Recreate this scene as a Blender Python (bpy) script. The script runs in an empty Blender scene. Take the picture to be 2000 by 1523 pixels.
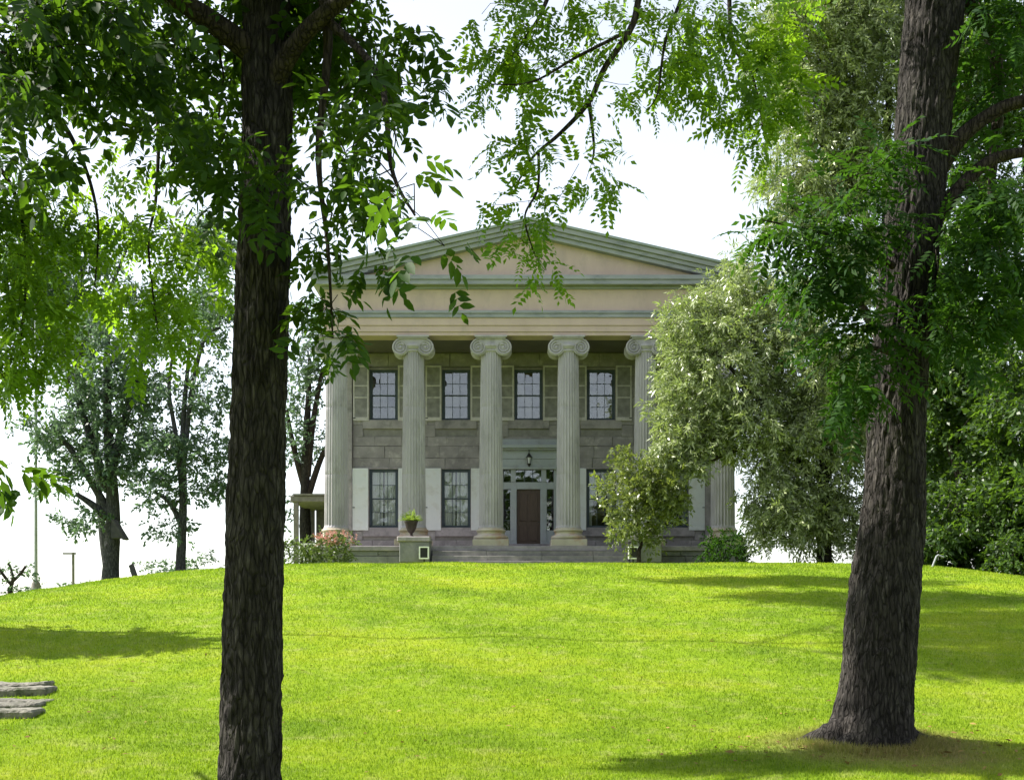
import bpy, bmesh, math, random
import numpy as np
from mathutils import Vector, Matrix

R = math.radians
F = 2300.0          # focal length in photo pixels (photo is 2000 wide)
HZ = 1190.0         # photo row of the horizon
EYE = 1.6
sc = bpy.context.scene

# ------------------------------------------------------------------ camera
cam_d = bpy.data.cameras.new('camera')
cam = bpy.data.objects.new('camera', cam_d)
sc.collection.objects.link(cam)
cam.location = (0, 0, EYE)
cam.rotation_euler = (R(90), 0, 0)
cam_d.sensor_fit = 'HORIZONTAL'
cam_d.sensor_width = 36
cam_d.lens = 36 * F / 2000
cam_d.shift_y = (HZ - 761.5) / 2000
cam_d.clip_end = 20000
sc.camera = cam

# ------------------------------------------------------------------ light
SUN_EL, SUN_TH = R(48), R(8)      # sun high from the left, a little behind the house front
to_sun = Vector((-math.cos(SUN_TH) * math.cos(SUN_EL), math.sin(SUN_TH) * math.cos(SUN_EL), math.sin(SUN_EL)))
world = bpy.data.worlds.new('World')
sc.world = world
world.use_nodes = True
wn, wlk = world.node_tree.nodes, world.node_tree.links
wn.clear()
sky = wn.new('ShaderNodeTexSky')
sky.sky_type = 'NISHITA'
sky.sun_disc = False
sky.sun_elevation = SUN_EL
sky.sun_rotation = math.atan2(to_sun.x, to_sun.y)
sky.air_density = 1.0
sky.dust_density = 0.9
sky.ozone_density = 1.0
bg = wn.new('ShaderNodeBackground')
bg.inputs['Strength'].default_value = 0.095
wo = wn.new('ShaderNodeOutputWorld')
hsv = wn.new('ShaderNodeHueSaturation')
hsv.inputs['Saturation'].default_value = 0.40      # thin summer haze veils the blue
hsv.inputs['Value'].default_value = 1.3
wlk.new(sky.outputs[0], hsv.inputs['Color'])
wlk.new(hsv.outputs[0], bg.inputs['Color'])
wlk.new(bg.outputs[0], wo.inputs['Surface'])

sun_d = bpy.data.lights.new('sun', 'SUN')
sun_d.energy = 5.0
sun_d.angle = R(0.53)
sun_d.color = (1.0, 0.95, 0.86)
sun = bpy.data.objects.new('sun', sun_d)
sun.rotation_euler = (-to_sun).to_track_quat('-Z', 'Y').to_euler()
sun.location = (-20, 10, 40)
sc.collection.objects.link(sun)

vs = sc.view_settings
vs.view_transform = 'Standard'
vs.look = 'None'
vs.exposure = 1.4
vs.gamma = 1.0
vs.use_curve_mapping = False
sc.cycles.max_bounces = 8
sc.cycles.transmission_bounces = 6
sc.cycles.transparent_max_bounces = 8

# ------------------------------------------------------------------ helpers
rs = np.random.RandomState(7)
random.seed(7)
COL = sc.collection
WLOC = {}


def P(px, py, Y):
    return np.array([(px - 1000) / F * Y, Y, EYE + (HZ - py) / F * Y])


def link(o, parent=None, loc=(0, 0, 0)):
    COL.objects.link(o)
    o.location = loc
    WLOC[o.name] = Vector(loc)
    if parent is not None:
        o.parent = parent
        o.matrix_parent_inverse = Matrix.Translation(-WLOC[parent.name])
    return o


def tag(o, label=None, cat=None, group=None, kind=None):
    if label: o['label'] = label
    if cat: o['category'] = cat
    if group: o['group'] = group
    if kind: o['kind'] = kind
    return o


def empty(name, loc, label=None, cat=None, group=None):
    o = bpy.data.objects.new(name, None)
    link(o, None, loc)
    return tag(o, label, cat, group)


class MB:
    def __init__(s):
        s.v, s.f = [], []

    def add(s, v, f):
        n = len(s.v)
        s.v += [tuple(p) for p in v]
        s.f += [tuple(i + n for i in q) for q in f]
        return s

    def box(s, x0, x1, y0, y1, z0, z1):
        return s.add([(x0, y0, z0), (x1, y0, z0), (x1, y1, z0), (x0, y1, z0), (x0, y0, z1), (x1, y0, z1), (x1, y1, z1), (x0, y1, z1)],
                     [(0, 3, 2, 1), (4, 5, 6, 7), (0, 1, 5, 4), (1, 2, 6, 5), (2, 3, 7, 6), (3, 0, 4, 7)])

    def prism(s, poly, y0, y1):
        """poly in XZ extruded along Y"""
        n = len(poly)
        v = [(x, y0, z) for x, z in poly] + [(x, y1, z) for x, z in poly]
        f = [tuple(range(n)), tuple(range(2 * n - 1, n - 1, -1))]
        f += [(i, n + i, n + (i + 1) % n, (i + 1) % n) for i in range(n)]
        return s.add(v, f)

    def prism_x(s, poly, x0, x1):
        """poly in YZ extruded along X"""
        n = len(poly)
        v = [(x0, y, z) for y, z in poly] + [(x1, y, z) for y, z in poly]
        f = [tuple(range(n)), tuple(range(2 * n - 1, n - 1, -1))]
        f += [(i, n + i, n + (i + 1) % n, (i + 1) % n) for i in range(n)]
        return s.add(v, f)

    def lathe(s, prof, c=(0, 0, 0), seg=32, axis='z'):
        v, f = [], []
        for r, h in prof:
            for k in range(seg):
                a = 2 * math.pi * k / seg
                if axis == 'z': v.append((c[0] + r * math.cos(a), c[1] + r * math.sin(a), c[2] + h))
                elif axis == 'y': v.append((c[0] + r * math.cos(a), c[1] + h, c[2] + r * math.sin(a)))
                else: v.append((c[0] + h, c[1] + r * math.cos(a), c[2] + r * math.sin(a)))
        m = len(prof)
        for i in range(m - 1):
            for k in range(seg):
                k2 = (k + 1) % seg
                f.append((i * seg + k, i * seg + k2, (i + 1) * seg + k2, (i + 1) * seg + k))
        f.append(tuple(range(seg - 1, -1, -1)))
        f.append(tuple((m - 1) * seg + k for k in range(seg)))
        return s.add(v, f)

    def tube(s, pts, rad, k=6):
        pts = [Vector(p) for p in pts]
        n = len(pts)
        if not hasattr(rad, '__len__'): rad = [rad] * n
        v, f = [], []
        up = Vector((0.13, 0.31, 0.94))
        for i, p in enumerate(pts):
            t = (pts[min(i + 1, n - 1)] - pts[max(i - 1, 0)]).normalized()
            a = t.cross(up)
            if a.length < 1e-3: a = t.cross(Vector((1, 0, 0)))
            a.normalize()
            b = t.cross(a)
            for j in range(k):
                q = 2 * math.pi * j / k
                v.append(p + (a * math.cos(q) + b * math.sin(q)) * rad[i])
        for i in range(n - 1):
            for j in range(k):
                j2 = (j + 1) % k
                f.append((i * k + j, (i + 1) * k + j, (i + 1) * k + j2, i * k + j2))
        f.append(tuple(range(k)))
        f.append(tuple((n - 1) * k + j for j in range(k - 1, -1, -1)))
        return s.add(v, f)

    def mesh(s, name, smooth=False):
        me = bpy.data.meshes.new(name)
        me.from_pydata(s.v, [], s.f)
        bm = bmesh.new(); bm.from_mesh(me)
        bmesh.ops.recalc_face_normals(bm, faces=bm.faces)
        bm.to_mesh(me); bm.free()
        if smooth:
            me.polygons.foreach_set('use_smooth', [True] * len(me.polygons))
            me.set_sharp_from_angle(angle=R(38))
        me.update()
        return me

    def build(s, name, mat, parent=None, smooth=False, loc=(0, 0, 0), bevel=0):
        me = s.mesh(name, smooth)
        if bevel:
            bm = bmesh.new(); bm.from_mesh(me)
            bmesh.ops.bevel(bm, geom=bm.edges[:], offset=bevel, segments=1, affect='EDGES', clamp_overlap=True)
            bm.to_mesh(me); bm.free()
        if mat: me.materials.append(mat)
        o = bpy.data.objects.new(name, me)
        return link(o, parent, loc)


def put(name, me, parent=None, loc=(0, 0, 0), scale=None):
    o = bpy.data.objects.new(name, me)
    link(o, parent, loc)
    if scale: o.scale = scale
    return o


# ------------------------------------------------------------------ materials
def new_mat(name):
    m = bpy.data.materials.new(name)
    m.use_nodes = True
    nt = m.node_tree
    return m, nt.nodes, nt.links, nt.nodes['Principled BSDF']


def ramp(nd, stops):
    r = nd.new('ShaderNodeValToRGB')
    e = r.color_ramp.elements
    while len(e) < len(stops): e.new(0.5)
    for k, (p, c) in enumerate(stops):
        e[k].position = p
        e[k].color = (*c, 1)
    return r


def noise(nd, lk, vec, scale, detail=6, rough=0.6):
    n = nd.new('ShaderNodeTexNoise')
    n.inputs['Scale'].default_value = scale
    n.inputs['Detail'].default_value = detail
    n.inputs['Roughness'].default_value = rough
    if vec is not None: lk.new(vec, n.inputs['Vector'])
    return n


def geo_pos(nd, stretch=None, lk=None):
    g = nd.new('ShaderNodeNewGeometry')
    if stretch is None: return g.outputs['Position']
    mp = nd.new('ShaderNodeMapping')
    mp.inputs['Scale'].default_value = stretch
    lk.new(g.outputs['Position'], mp.inputs['Vector'])
    return mp.outputs['Vector']


def mix_rgb(nd, lk, fac, a, b, mode='MIX'):
    m = nd.new('ShaderNodeMix')
    m.data_type = 'RGBA'
    m.blend_type = mode
    for sock, val in ((m.inputs[0], fac), (m.inputs[6], a), (m.inputs[7], b)):
        if hasattr(val, 'is_linked') or hasattr(val, 'links'): lk.new(val, sock)
        elif isinstance(val, tuple): sock.default_value = (*val, 1)
        else: sock.default_value = val
    return m.outputs[2]


def surf(name, c0, c1, scale=3.0, rough=0.8, bump=0.2, bscale=30, stain=None, stain_scale=1.2, stretch=None, rand=0.0, spec=0.3, stain_lo=0.5):
    """weathered solid surface: two-tone noise, optional stain colour, fine bump, per-object tint"""
    m, nd, lk, b = new_mat(name)
    pos = geo_pos(nd, stretch, lk) if stretch else geo_pos(nd)
    n = noise(nd, lk, pos, scale)
    r = ramp(nd, [(0.3, c0), (0.7, c1)])
    lk.new(n.outputs[0], r.inputs[0])
    col = r.outputs[0]
    if stain:
        n2 = noise(nd, lk, pos, stain_scale, 8, 0.7)
        r2 = ramp(nd, [(stain_lo, (0, 0, 0)), (stain_lo + 0.22, (1, 1, 1))])
        lk.new(n2.outputs[0], r2.inputs[0])
        col = mix_rgb(nd, lk, r2.outputs[0], col, stain)
    if rand:
        oi = nd.new('ShaderNodeObjectInfo')
        mr = nd.new('ShaderNodeMapRange')
        mr.inputs[3].default_value = 1 - rand
        mr.inputs[4].default_value = 1 + rand
        lk.new(oi.outputs['Random'], mr.inputs[0])
        h = nd.new('ShaderNodeHueSaturation')
        lk.new(mr.outputs[0], h.inputs['Value'])
        lk.new(col, h.inputs['Color'])
        col = h.outputs[0]
    lk.new(col, b.inputs['Base Color'])
    b.inputs['Roughness'].default_value = rough
    b.inputs['Specular IOR Level'].default_value = spec
    if bump:
        n3 = noise(nd, lk, pos, bscale, 5, 0.6)
        bp = nd.new('ShaderNodeBump')
        bp.inputs['Strength'].default_value = bump
        bp.inputs['Distance'].default_value = 0.02
        lk.new(n3.outputs[0], bp.inputs['Height'])
        lk.new(bp.outputs[0], b.inputs['Normal'])
    return m


M = {}
M['column'] = surf('column_stone', (0.285, 0.268, 0.292), (0.395, 0.374, 0.402), 1.4, 0.85, 0.3, 40, (0.205, 0.20, 0.20), 2.4, (1, 1, 0.3), stain_lo=0.5)
M['base'] = surf('column_base_stone', (0.315, 0.285, 0.240), (0.435, 0.390, 0.330), 2.0, 0.85, 0.3, 40, (0.338, 0.180, 0.112), 1.1, rand=0.06, stain_lo=0.52)
M['ashlar'] = surf('wall_stone', (0.180, 0.166, 0.172), (0.29, 0.27, 0.276), 1.5, 0.9, 0.6, 18, (0.39, 0.37, 0.355), 2.4, rand=0.10, stain_lo=0.52)
M['mortar'] = surf('mortar', (0.17, 0.16, 0.155), (0.24, 0.23, 0.22), 5, 0.95, 0.3, 60)
M['found'] = surf('foundation_stone', (0.13, 0.135, 0.14), (0.23, 0.23, 0.23), 1.8, 0.9, 0.7, 16, (0.33, 0.31, 0.29), 2.0, rand=0.18, stain_lo=0.55)
M['dressed'] = surf('dressed_stone', (0.215, 0.197, 0.208), (0.32, 0.295, 0.305), 2.0, 0.85, 0.4, 24, (0.15, 0.142, 0.15), 1.8, rand=0.10, stain_lo=0.48)
M['stucco'] = surf('beige_paint', (0.40, 0.305, 0.275), (0.48, 0.37, 0.33), 1.2, 0.8, 0.15, 30, (0.33, 0.27, 0.25), 1.1, (1, 1, 0.5), stain_lo=0.52)
M['green'] = surf('weathered_green_paint', (0.205, 0.215, 0.245), (0.285, 0.295, 0.325), 1.5, 0.6, 0.12, 20, (0.145, 0.16, 0.185), 2.5, (0.5, 1, 1.5))
M['roof'] = surf('roof_metal', (0.204, 0.238, 0.238), (0.255, 0.289, 0.289), 1.2, 0.5, 0.1, 12)
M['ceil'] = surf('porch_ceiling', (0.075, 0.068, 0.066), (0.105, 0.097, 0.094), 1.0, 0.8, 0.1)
M['winframe'] = surf('dark_blue_frame', (0.035, 0.05, 0.065), (0.06, 0.08, 0.095), 3, 0.5, 0.1, 30)
M['trim'] = surf('grey_trim_paint', (0.270, 0.300, 0.323), (0.345, 0.367, 0.383), 2, 0.55, 0.1, 30, (0.225, 0.240, 0.240), 2.0)
M['shut_up'] = surf('pale_shutter_frame', (0.39, 0.365, 0.365), (0.51, 0.48, 0.48), 4, 0.75, 0.2, 40, (0.27, 0.26, 0.25), 3.0)
M['louver'] = surf('grey_green_louver', (0.16, 0.155, 0.15), (0.28, 0.27, 0.26), 4, 0.8, 0.2, 40)
M['shut_lo'] = surf('white_shutter', (0.530, 0.554, 0.577), (0.616, 0.624, 0.632), 2, 0.6, 0.1, 30, (0.452, 0.452, 0.437), 2.0)
M['door'] = surf('brown_door_wood', (0.048, 0.031, 0.023), (0.085, 0.055, 0.041), 6, 0.45, 0.15, 40, stretch=(6, 6, 0.6))
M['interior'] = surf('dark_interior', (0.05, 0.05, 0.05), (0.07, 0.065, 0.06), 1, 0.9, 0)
M['black'] = surf('black_iron', (0.012, 0.012, 0.013), (0.025, 0.024, 0.024), 8, 0.45, 0.1, 50)
M['white'] = surf('white_metal', (0.72, 0.72, 0.72), (0.82, 0.82, 0.80), 8, 0.5, 0.05, 50)
M['urn'] = surf('dark_urn', (0.022, 0.015, 0.015), (0.045, 0.032, 0.031), 6, 0.6, 0.3, 40)
M['step'] = surf('step_stone', (0.14, 0.135, 0.135), (0.26, 0.245, 0.235), 2.5, 0.9, 0.5, 25, (0.33, 0.29, 0.27), 1.9, rand=0.15, stain_lo=0.55)
M['slab'] = surf('lawn_step_stone', (0.10, 0.095, 0.08), (0.25, 0.235, 0.20), 7, 0.95, 1.0, 26, (0.055, 0.065, 0.035), 4.0, rand=0.15, stain_lo=0.46)
M['darkwood'] = surf('dark_wood', (0.03, 0.03, 0.035), (0.06, 0.058, 0.06), 6, 0.9, 0.4, 30)
M['pole'] = surf('pale_pole', (0.240, 0.252, 0.276), (0.312, 0.324, 0.342), 3, 0.4, 0.05, 30)
M['greywood'] = surf('grey_wood', (0.12, 0.11, 0.105), (0.20, 0.185, 0.17), 6, 0.9, 0.4, 30)
M['sheer'] = None
m, nd, lk, b = new_mat('window_glass')
nd.clear()
out = nd.new('ShaderNodeOutputMaterial')
gl = nd.new('ShaderNodeBsdfGlossy'); gl.inputs['Roughness'].default_value = 0.015
tr = nd.new('ShaderNodeBsdfTransparent'); tr.inputs[0].default_value = (0.85, 0.88, 0.88, 1)
mx = nd.new('ShaderNodeMixShader'); mx.inputs[0].default_value = 0.115
oi = nd.new('ShaderNodeObjectInfo')
g = nd.new('ShaderNodeNewGeometry')
nz = noise(nd, lk, g.outputs['Position'], 2.2, 1, 0.4)
bp = nd.new('ShaderNodeBump'); bp.inputs['Strength'].default_value = 0.25; bp.inputs['Distance'].default_value = 0.05
lk.new(nz.outputs[0], bp.inputs['Height'])
lk.new(bp.outputs[0], gl.inputs['Normal'])
lk.new(tr.outputs[0], mx.inputs[1]); lk.new(gl.outputs[0], mx.inputs[2]); lk.new(mx.outputs[0], out.inputs[0])
M['glass'] = m
M['glass_low'] = m.copy()
M['glass_low'].name = 'ground_floor_glass'
for q in M['glass_low'].node_tree.nodes:
    if q.type == 'MIX_SHADER': q.inputs[0].default_value = 0.065
m, nd, lk, b = new_mat('sheer_curtain')
b.inputs['Base Color'].default_value = (0.75, 0.74, 0.70, 1); b.inputs['Roughness'].default_value = 0.9
M['sheer'] = m
m, nd, lk, b = new_mat('tan_drape')
b.inputs['Base Color'].default_value = (0.40, 0.33, 0.24, 1); b.inputs['Roughness'].default_value = 0.9
M['drape'] = m


def leaf_mat(name, dark, light, trans, tmix=0.42, rough=0.45, spec=0.4):
    m, nd, lk, b = new_mat(name)
    at = nd.new('ShaderNodeAttribute'); at.attribute_name = 'rnd'
    r = ramp(nd, [(0.0, dark), (1.0, light)])
    lk.new(at.outputs['Fac'], r.inputs[0])
    lk.new(r.outputs[0], b.inputs['Base Color'])
    b.inputs['Roughness'].default_value = rough
    b.inputs['Specular IOR Level'].default_value = spec
    t = nd.new('ShaderNodeBsdfTranslucent')
    tc = mix_rgb(nd, lk, at.outputs['Fac'], tuple(x * 0.6 for x in trans), trans)
    lk.new(tc, t.inputs['Color'])
    mx = nd.new('ShaderNodeMixShader'); mx.inputs[0].default_value = tmix
    lk.new(b.outputs[0], mx.inputs[1]); lk.new(t.outputs[0], mx.inputs[2])
    lk.new(mx.outputs[0], nd['Material Output'].inputs['Surface'])
    return m


L_HICK = leaf_mat('hickory_leaf', (0.007, 0.022, 0.008), (0.030, 0.060, 0.013), (0.13, 0.27, 0.012), 0.38, 0.6, 0.14)
L_LOC = leaf_mat('locust_leaf', (0.018, 0.060, 0.010), (0.085, 0.155, 0.016), (0.31, 0.54, 0.02), 0.5, 0.5, 0.25)
L_AIL = leaf_mat('pinnate_leaf', (0.008, 0.032, 0.008), (0.034, 0.078, 0.013), (0.08, 0.20, 0.014), 0.36, 0.6, 0.12)
L_SILV = leaf_mat('pale_leaf', (0.060, 0.098, 0.030), (0.40, 0.445, 0.23), (0.35, 0.47, 0.10), 0.34, 0.32, 0.6)
L_MAG = leaf_mat('glossy_leaf', (0.050, 0.085, 0.022), (0.19, 0.22, 0.065), (0.28, 0.36, 0.05), 0.34, 0.34, 0.6)
L_MAPLE = leaf_mat('maple_leaf', (0.011, 0.034, 0.009), (0.052, 0.095, 0.017), (0.15, 0.28, 0.02), 0.38)
L_HAZE = leaf_mat('haze_tinted_leaf', (0.030, 0.065, 0.050), (0.080, 0.125, 0.080), (0.16, 0.27, 0.11), 0.42)  # bluish veil of haze and flare put into the leaf colour
L_SHRUB = leaf_mat('shrub_leaf', (0.022, 0.050, 0.014), (0.10, 0.13, 0.040), (0.18, 0.28, 0.04), 0.35)
L_PINK = leaf_mat('pink_petal', (0.55, 0.20, 0.19), (0.75, 0.42, 0.36), (0.6, 0.30, 0.26), 0.3, 0.7, 0.2)
L_FERN = leaf_mat('fern_leaf', (0.06, 0.12, 0.02), (0.20, 0.28, 0.05), (0.35, 0.5, 0.06), 0.45)


def bark_mat(name, c0, c1, c2):
    m, nd, lk, b = new_mat(name)
    pos = geo_pos(nd, (1, 1, 0.22), lk)
    n = noise(nd, lk, pos, 22, 8, 0.65)
    r = ramp(nd, [(0.32, c0), (0.55, c1), (0.75, c2)])
    lk.new(n.outputs[0], r.inputs[0])
    lk.new(r.outputs[0], b.inputs['Base Color'])
    b.inputs['Roughness'].default_value = 0.95
    b.inputs['Specular IOR Level'].default_value = 0.15
    n2 = noise(nd, lk, pos, 45, 6, 0.7)
    vd = nd.new('ShaderNodeTexVoronoi'); vd.feature = 'DISTANCE_TO_EDGE'; vd.inputs['Scale'].default_value = 26
    wv = mix_rgb(nd, lk, 0.06, pos, noise(nd, lk, pos, 9, 4).outputs[1])
    lk.new(wv, vd.inputs['Vector'])
    vr = ramp(nd, [(0.0, (0, 0, 0)), (0.16, (1, 1, 1))]); lk.new(vd.outputs['Distance'], vr.inputs[0])
    hh = mix_rgb(nd, lk, 0.45, vr.outputs[0], n2.outputs[0])
    cc = mix_rgb(nd, lk, 1.0, r.outputs[0], mix_rgb(nd, lk, vr.outputs[0], (0.55, 0.55, 0.55), (1.15, 1.15, 1.15)), 'MULTIPLY')
    nl = noise(nd, lk, geo_pos(nd), 2.3, 5, 0.65)
    rl = ramp(nd, [(0.50, (0, 0, 0)), (0.72, (0.6, 0.6, 0.6))]); lk.new(nl.outputs[0], rl.inputs[0])
    cc = mix_rgb(nd, lk, rl.outputs[0], cc, mix_rgb(nd, lk, 1.0, cc, (1.7, 1.8, 1.6), 'MULTIPLY'))
    lk.new(cc, b.inputs['Base Color'])
    bp = nd.new('ShaderNodeBump'); bp.inputs['Strength'].default_value = 1.0; bp.inputs['Distance'].default_value = 0.03
    lk.new(hh, bp.inputs['Height']); lk.new(bp.outputs[0], b.inputs['Normal'])
    return m


BARK = bark_mat('furrowed_bark', (0.012, 0.0105, 0.010), (0.034, 0.030, 0.0275), (0.094, 0.084, 0.077))
BARK_G = bark_mat('grey_bark', (0.026, 0.027, 0.030), (0.058, 0.058, 0.062), (0.10, 0.098, 0.10))
TWIG = bark_mat('dark_twig_bark', (0.020, 0.016, 0.014), (0.045, 0.036, 0.03), (0.08, 0.066, 0.055))

# ------------------------------------------------------------------ terrain
_ty = np.array([-4000, -60, -20, 0, 6, 9.5, 12.5, 16, 20, 25, 30, 34, 38, 42, 48, 58, 72, 90, 120, 180, 400, 6000.])
_tz = np.array([-2.0, -2.0, -0.4, 0, 0.0, 0.04, 0.13, 0.42, 0.95, 1.62, 2.28, 2.76, 3.08, 3.2, 3.2, 3.15, 2.4, -1.5, -9, -16, -20, -20.])
_fy = np.linspace(-60, 400, 4601)
_fz = np.interp(_fy, _ty, _tz)
_k = np.hanning(41); _k /= _k.sum()
_fz = np.convolve(np.pad(_fz, 20, mode='edge'), _k, mode='valid')


def terr(x, y):
    x = np.asarray(x, float); y = np.asarray(y, float)
    z = np.interp(y, _fy, _fz)
    rp = np.clip((y - 17) / 19, 0, 1); rp = rp * rp * (3 - 2 * rp)
    l = np.maximum(-5.5 - x, 0); l = np.minimum(0.0095 * l * l, 0.22 * l)
    r = np.maximum(x - 11, 0); r = np.minimum(0.016 * r * r, 0.13 * r)
    z = z - rp * np.minimum(l + r, 12)
    near = np.clip(1 - (np.hypot(x, y - 25) / 60), 0, 1)
    z = z + near * (0.035 * np.sin(0.9 * x + 0.5 * y) * np.sin(0.33 * x - 0.7 * y + 1) + 0.02 * np.sin(2.1 * x + 1.3 * y))
    # soft mound round the foot of the right foreground tree
    z = z + 0.09 * np.exp(-(((x - 3.8) / 1.0) ** 2 + ((y - 12.6) / 0.9) ** 2))
    return z


xs = np.concatenate([[-4000, -1500, -600, -250, -130, -80], np.arange(-55, 55.1, 0.45), [80, 130, 250, 600, 1500, 4000]])
ys = np.concatenate([[-3000, -800, -200, -60], np.arange(-12, 62, 0.3), np.arange(62, 130, 3), [150, 180, 250, 400, 900, 2500, 6000]])
X, Y = np.meshgrid(xs, ys)
Z = terr(X, Y)
nx, ny = len(xs), len(ys)
me = bpy.data.meshes.new('lawn')
idx = np.arange(nx * ny).reshape(ny, nx)
quads = np.stack([idx[:-1, :-1], idx[:-1, 1:], idx[1:, 1:], idx[1:, :-1]], -1).reshape(-1, 4)
me.from_pydata(np.stack([X, Y, Z], -1).reshape(-1, 3).tolist(), [], quads.tolist())
me.polygons.foreach_set('use_smooth', [True] * len(me.polygons))


def lawn_color(nd, lk, gain=1.0):
    pos = geo_pos(nd)
    n1 = noise(nd, lk, pos, 0.33, 7, 0.68)
    n2 = noise(nd, lk, pos, 2.6, 6, 0.7)
    n3 = noise(nd, lk, pos, 14, 4, 0.7)
    def g(c): return tuple(v * gain for v in c)
    r1 = ramp(nd, [(0.34, g((0.108, 0.186, 0.007))), (0.50, g((0.172, 0.262, 0.009))), (0.66, g((0.240, 0.305, 0.014)))])
    lk.new(n1.outputs[0], r1.inputs[0])
    r2 = ramp(nd, [(0.52, (0, 0, 0)), (0.70, (0.62, 0.62, 0.62))])
    lk.new(n2.outputs[0], r2.inputs[0])
    c = mix_rgb(nd, lk, r2.outputs[0], r1.outputs[0], g((0.30, 0.315, 0.10)))
    r3 = ramp(nd, [(0.30, (0.74, 0.78, 0.7)), (0.62, (1.08, 1.07, 1.05))])
    lk.new(n3.outputs[0], r3.inputs[0])
    c = mix_rgb(nd, lk, 1.0, c, r3.outputs[0], 'MULTIPLY')
    # worn, drier turf on the earth round the right-hand trunk
    vm = nd.new('ShaderNodeVectorMath'); vm.operation = 'DISTANCE'
    vm.inputs[1].default_value = (3.9, 12.3, 0.2)
    lk.new(pos, vm.inputs[0])
    ad = nd.new('ShaderNodeMath'); ad.operation = 'MULTIPLY_ADD'
    ad.inputs[1].default_value = 2.2; lk.new(n2.outputs[0], ad.inputs[0]); lk.new(vm.outputs['Value'], ad.inputs[2])
    r4 = ramp(nd, [(0.0, (0.75, 0.75, 0.75)), (1.0, (0, 0, 0))])
    mr = nd.new('ShaderNodeMapRange'); mr.inputs[1].default_value = 1.6; mr.inputs[2].default_value = 2.7
    lk.new(ad.outputs[0], mr.inputs[0]); lk.new(mr.outputs[0], r4.inputs[0])
    return mix_rgb(nd, lk, r4.outputs[0], c, g((0.22, 0.17, 0.075)))


m, nd, lk, b = new_mat('lawn_turf')
c = lawn_color(nd, lk, 1.02)
lk.new(c, b.inputs['Base Color'])
b.inputs['Roughness'].default_value = 0.9
b.inputs['Specular IOR Level'].default_value = 0.1
n = noise(nd, lk, geo_pos(nd), 38, 6, 0.75)
bp = nd.new('ShaderNodeBump'); bp.inputs['Strength'].default_value = 0.9; bp.inputs['Distance'].default_value = 0.05
lk.new(n.outputs[0], bp.inputs['Height']); lk.new(bp.outputs[0], b.inputs['Normal'])
me.materials.append(m)
lawn = link(bpy.data.objects.new('lawn', me))
tag(lawn, 'bright mown lawn rising to a crest before the house', None, None, 'structure')

# grass blades
def raw_mesh(name, verts, faces_flat, nper, mat, rnd=None):
    me = bpy.data.meshes.new(name)
    nv, nf = len(verts), len(faces_flat) // nper
    me.vertices.add(nv)
    me.vertices.foreach_set('co', np.ascontiguousarray(verts, dtype=np.float32).ravel())
    me.loops.add(nf * nper)
    me.loops.foreach_set('vertex_index', np.ascontiguousarray(faces_flat, dtype=np.int32))
    me.polygons.add(nf)
    me.polygons.foreach_set('loop_start', np.arange(0, nf * nper, nper, dtype=np.int32))
    me.polygons.foreach_set('loop_total', np.full(nf, nper, dtype=np.int32))
    me.update(calc_edges=True)
    if rnd is not None:
        a = me.attributes.new('rnd', 'FLOAT', 'POINT')
        a.data.foreach_set('value', np.ascontiguousarray(rnd, dtype=np.float32))
    me.materials.append(mat)
    return me


NB = 370000
u = rs.rand(NB)
y0, y1 = 8.5, 42.0
gy = y0 * (y1 / y0) ** (u ** 0.95)
gx = (rs.rand(NB) - 0.5) * (gy * 2050 / F + 2.0)
gz = terr(gx, gy)
h = (0.016 + 0.022 * rs.rand(NB)) * (0.8 + gy / 45)
w = 0.0039 * (0.6 + gy / 11)
az = rs.rand(NB) * 2 * math.pi
lean = rs.rand(NB) * 0.9 * h
la = rs.rand(NB) * 2 * math.pi
# longer untrimmed blades round the foot of the right trunk
tf = rs.permutation(NB)[:7000]
ta = rs.rand(7000) * 2 * math.pi; trr = 0.50 + np.abs(rs.normal(0, 0.16, 7000))
gx[tf] = 3.77 + trr * np.cos(ta) * 1.05; gy[tf] = 12.5 + trr * np.sin(ta)
gz = terr(gx, gy)
h[tf] = 0.04 + 0.08 * rs.rand(7000) * np.clip(1.3 - trr, 0.2, 1); w[tf] = 0.0045
lean = rs.rand(NB) * 0.9 * h
dx, dy = np.cos(az) * w, np.sin(az) * w
V = np.empty((NB, 3, 3))
V[:, 0] = np.stack([gx - dx, gy - dy, gz - 0.01], -1)
V[:, 1] = np.stack([gx + dx, gy + dy, gz - 0.01], -1)
V[:, 2] = np.stack([gx + np.cos(la) * lean, gy + np.sin(la) * lean, gz + h], -1)
m, nd, lk, b = new_mat('grass_blade')
c = lawn_color(nd, lk, 1.25)
at = nd.new('ShaderNodeAttribute'); at.attribute_name = 'rnd'
rr = ramp(nd, [(0, (0.65, 0.72, 0.6)), (0.8, (1.1, 1.08, 1.0)), (1.0, (1.45, 1.28, 2.2))])
lk.new(at.outputs['Fac'], rr.inputs[0])
c = mix_rgb(nd, lk, 1.0, c, rr.outputs[0], 'MULTIPLY')
lk.new(c, b.inputs['Base Color'])
b.inputs['Roughness'].default_value = 0.6
b.inputs['Specular IOR Level'].default_value = 0.25
t = nd.new('ShaderNodeBsdfTranslucent'); lk.new(c, t.inputs['Color'])
mx = nd.new('ShaderNodeMixShader'); mx.inputs[0].default_value = 0.5
lk.new(b.outputs[0], mx.inputs[1]); lk.new(t.outputs[0], mx.inputs[2])
lk.new(mx.outputs[0], nd['Material Output'].inputs['Surface'])
gm = raw_mesh('grass', V.reshape(-1, 3), np.arange(NB * 3), 3, m, np.repeat(rs.rand(NB), 3))
tag(link(bpy.data.objects.new('grass', gm)), 'short yellow-green grass blades all over the lawn', 'grass', None, 'stuff')

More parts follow.
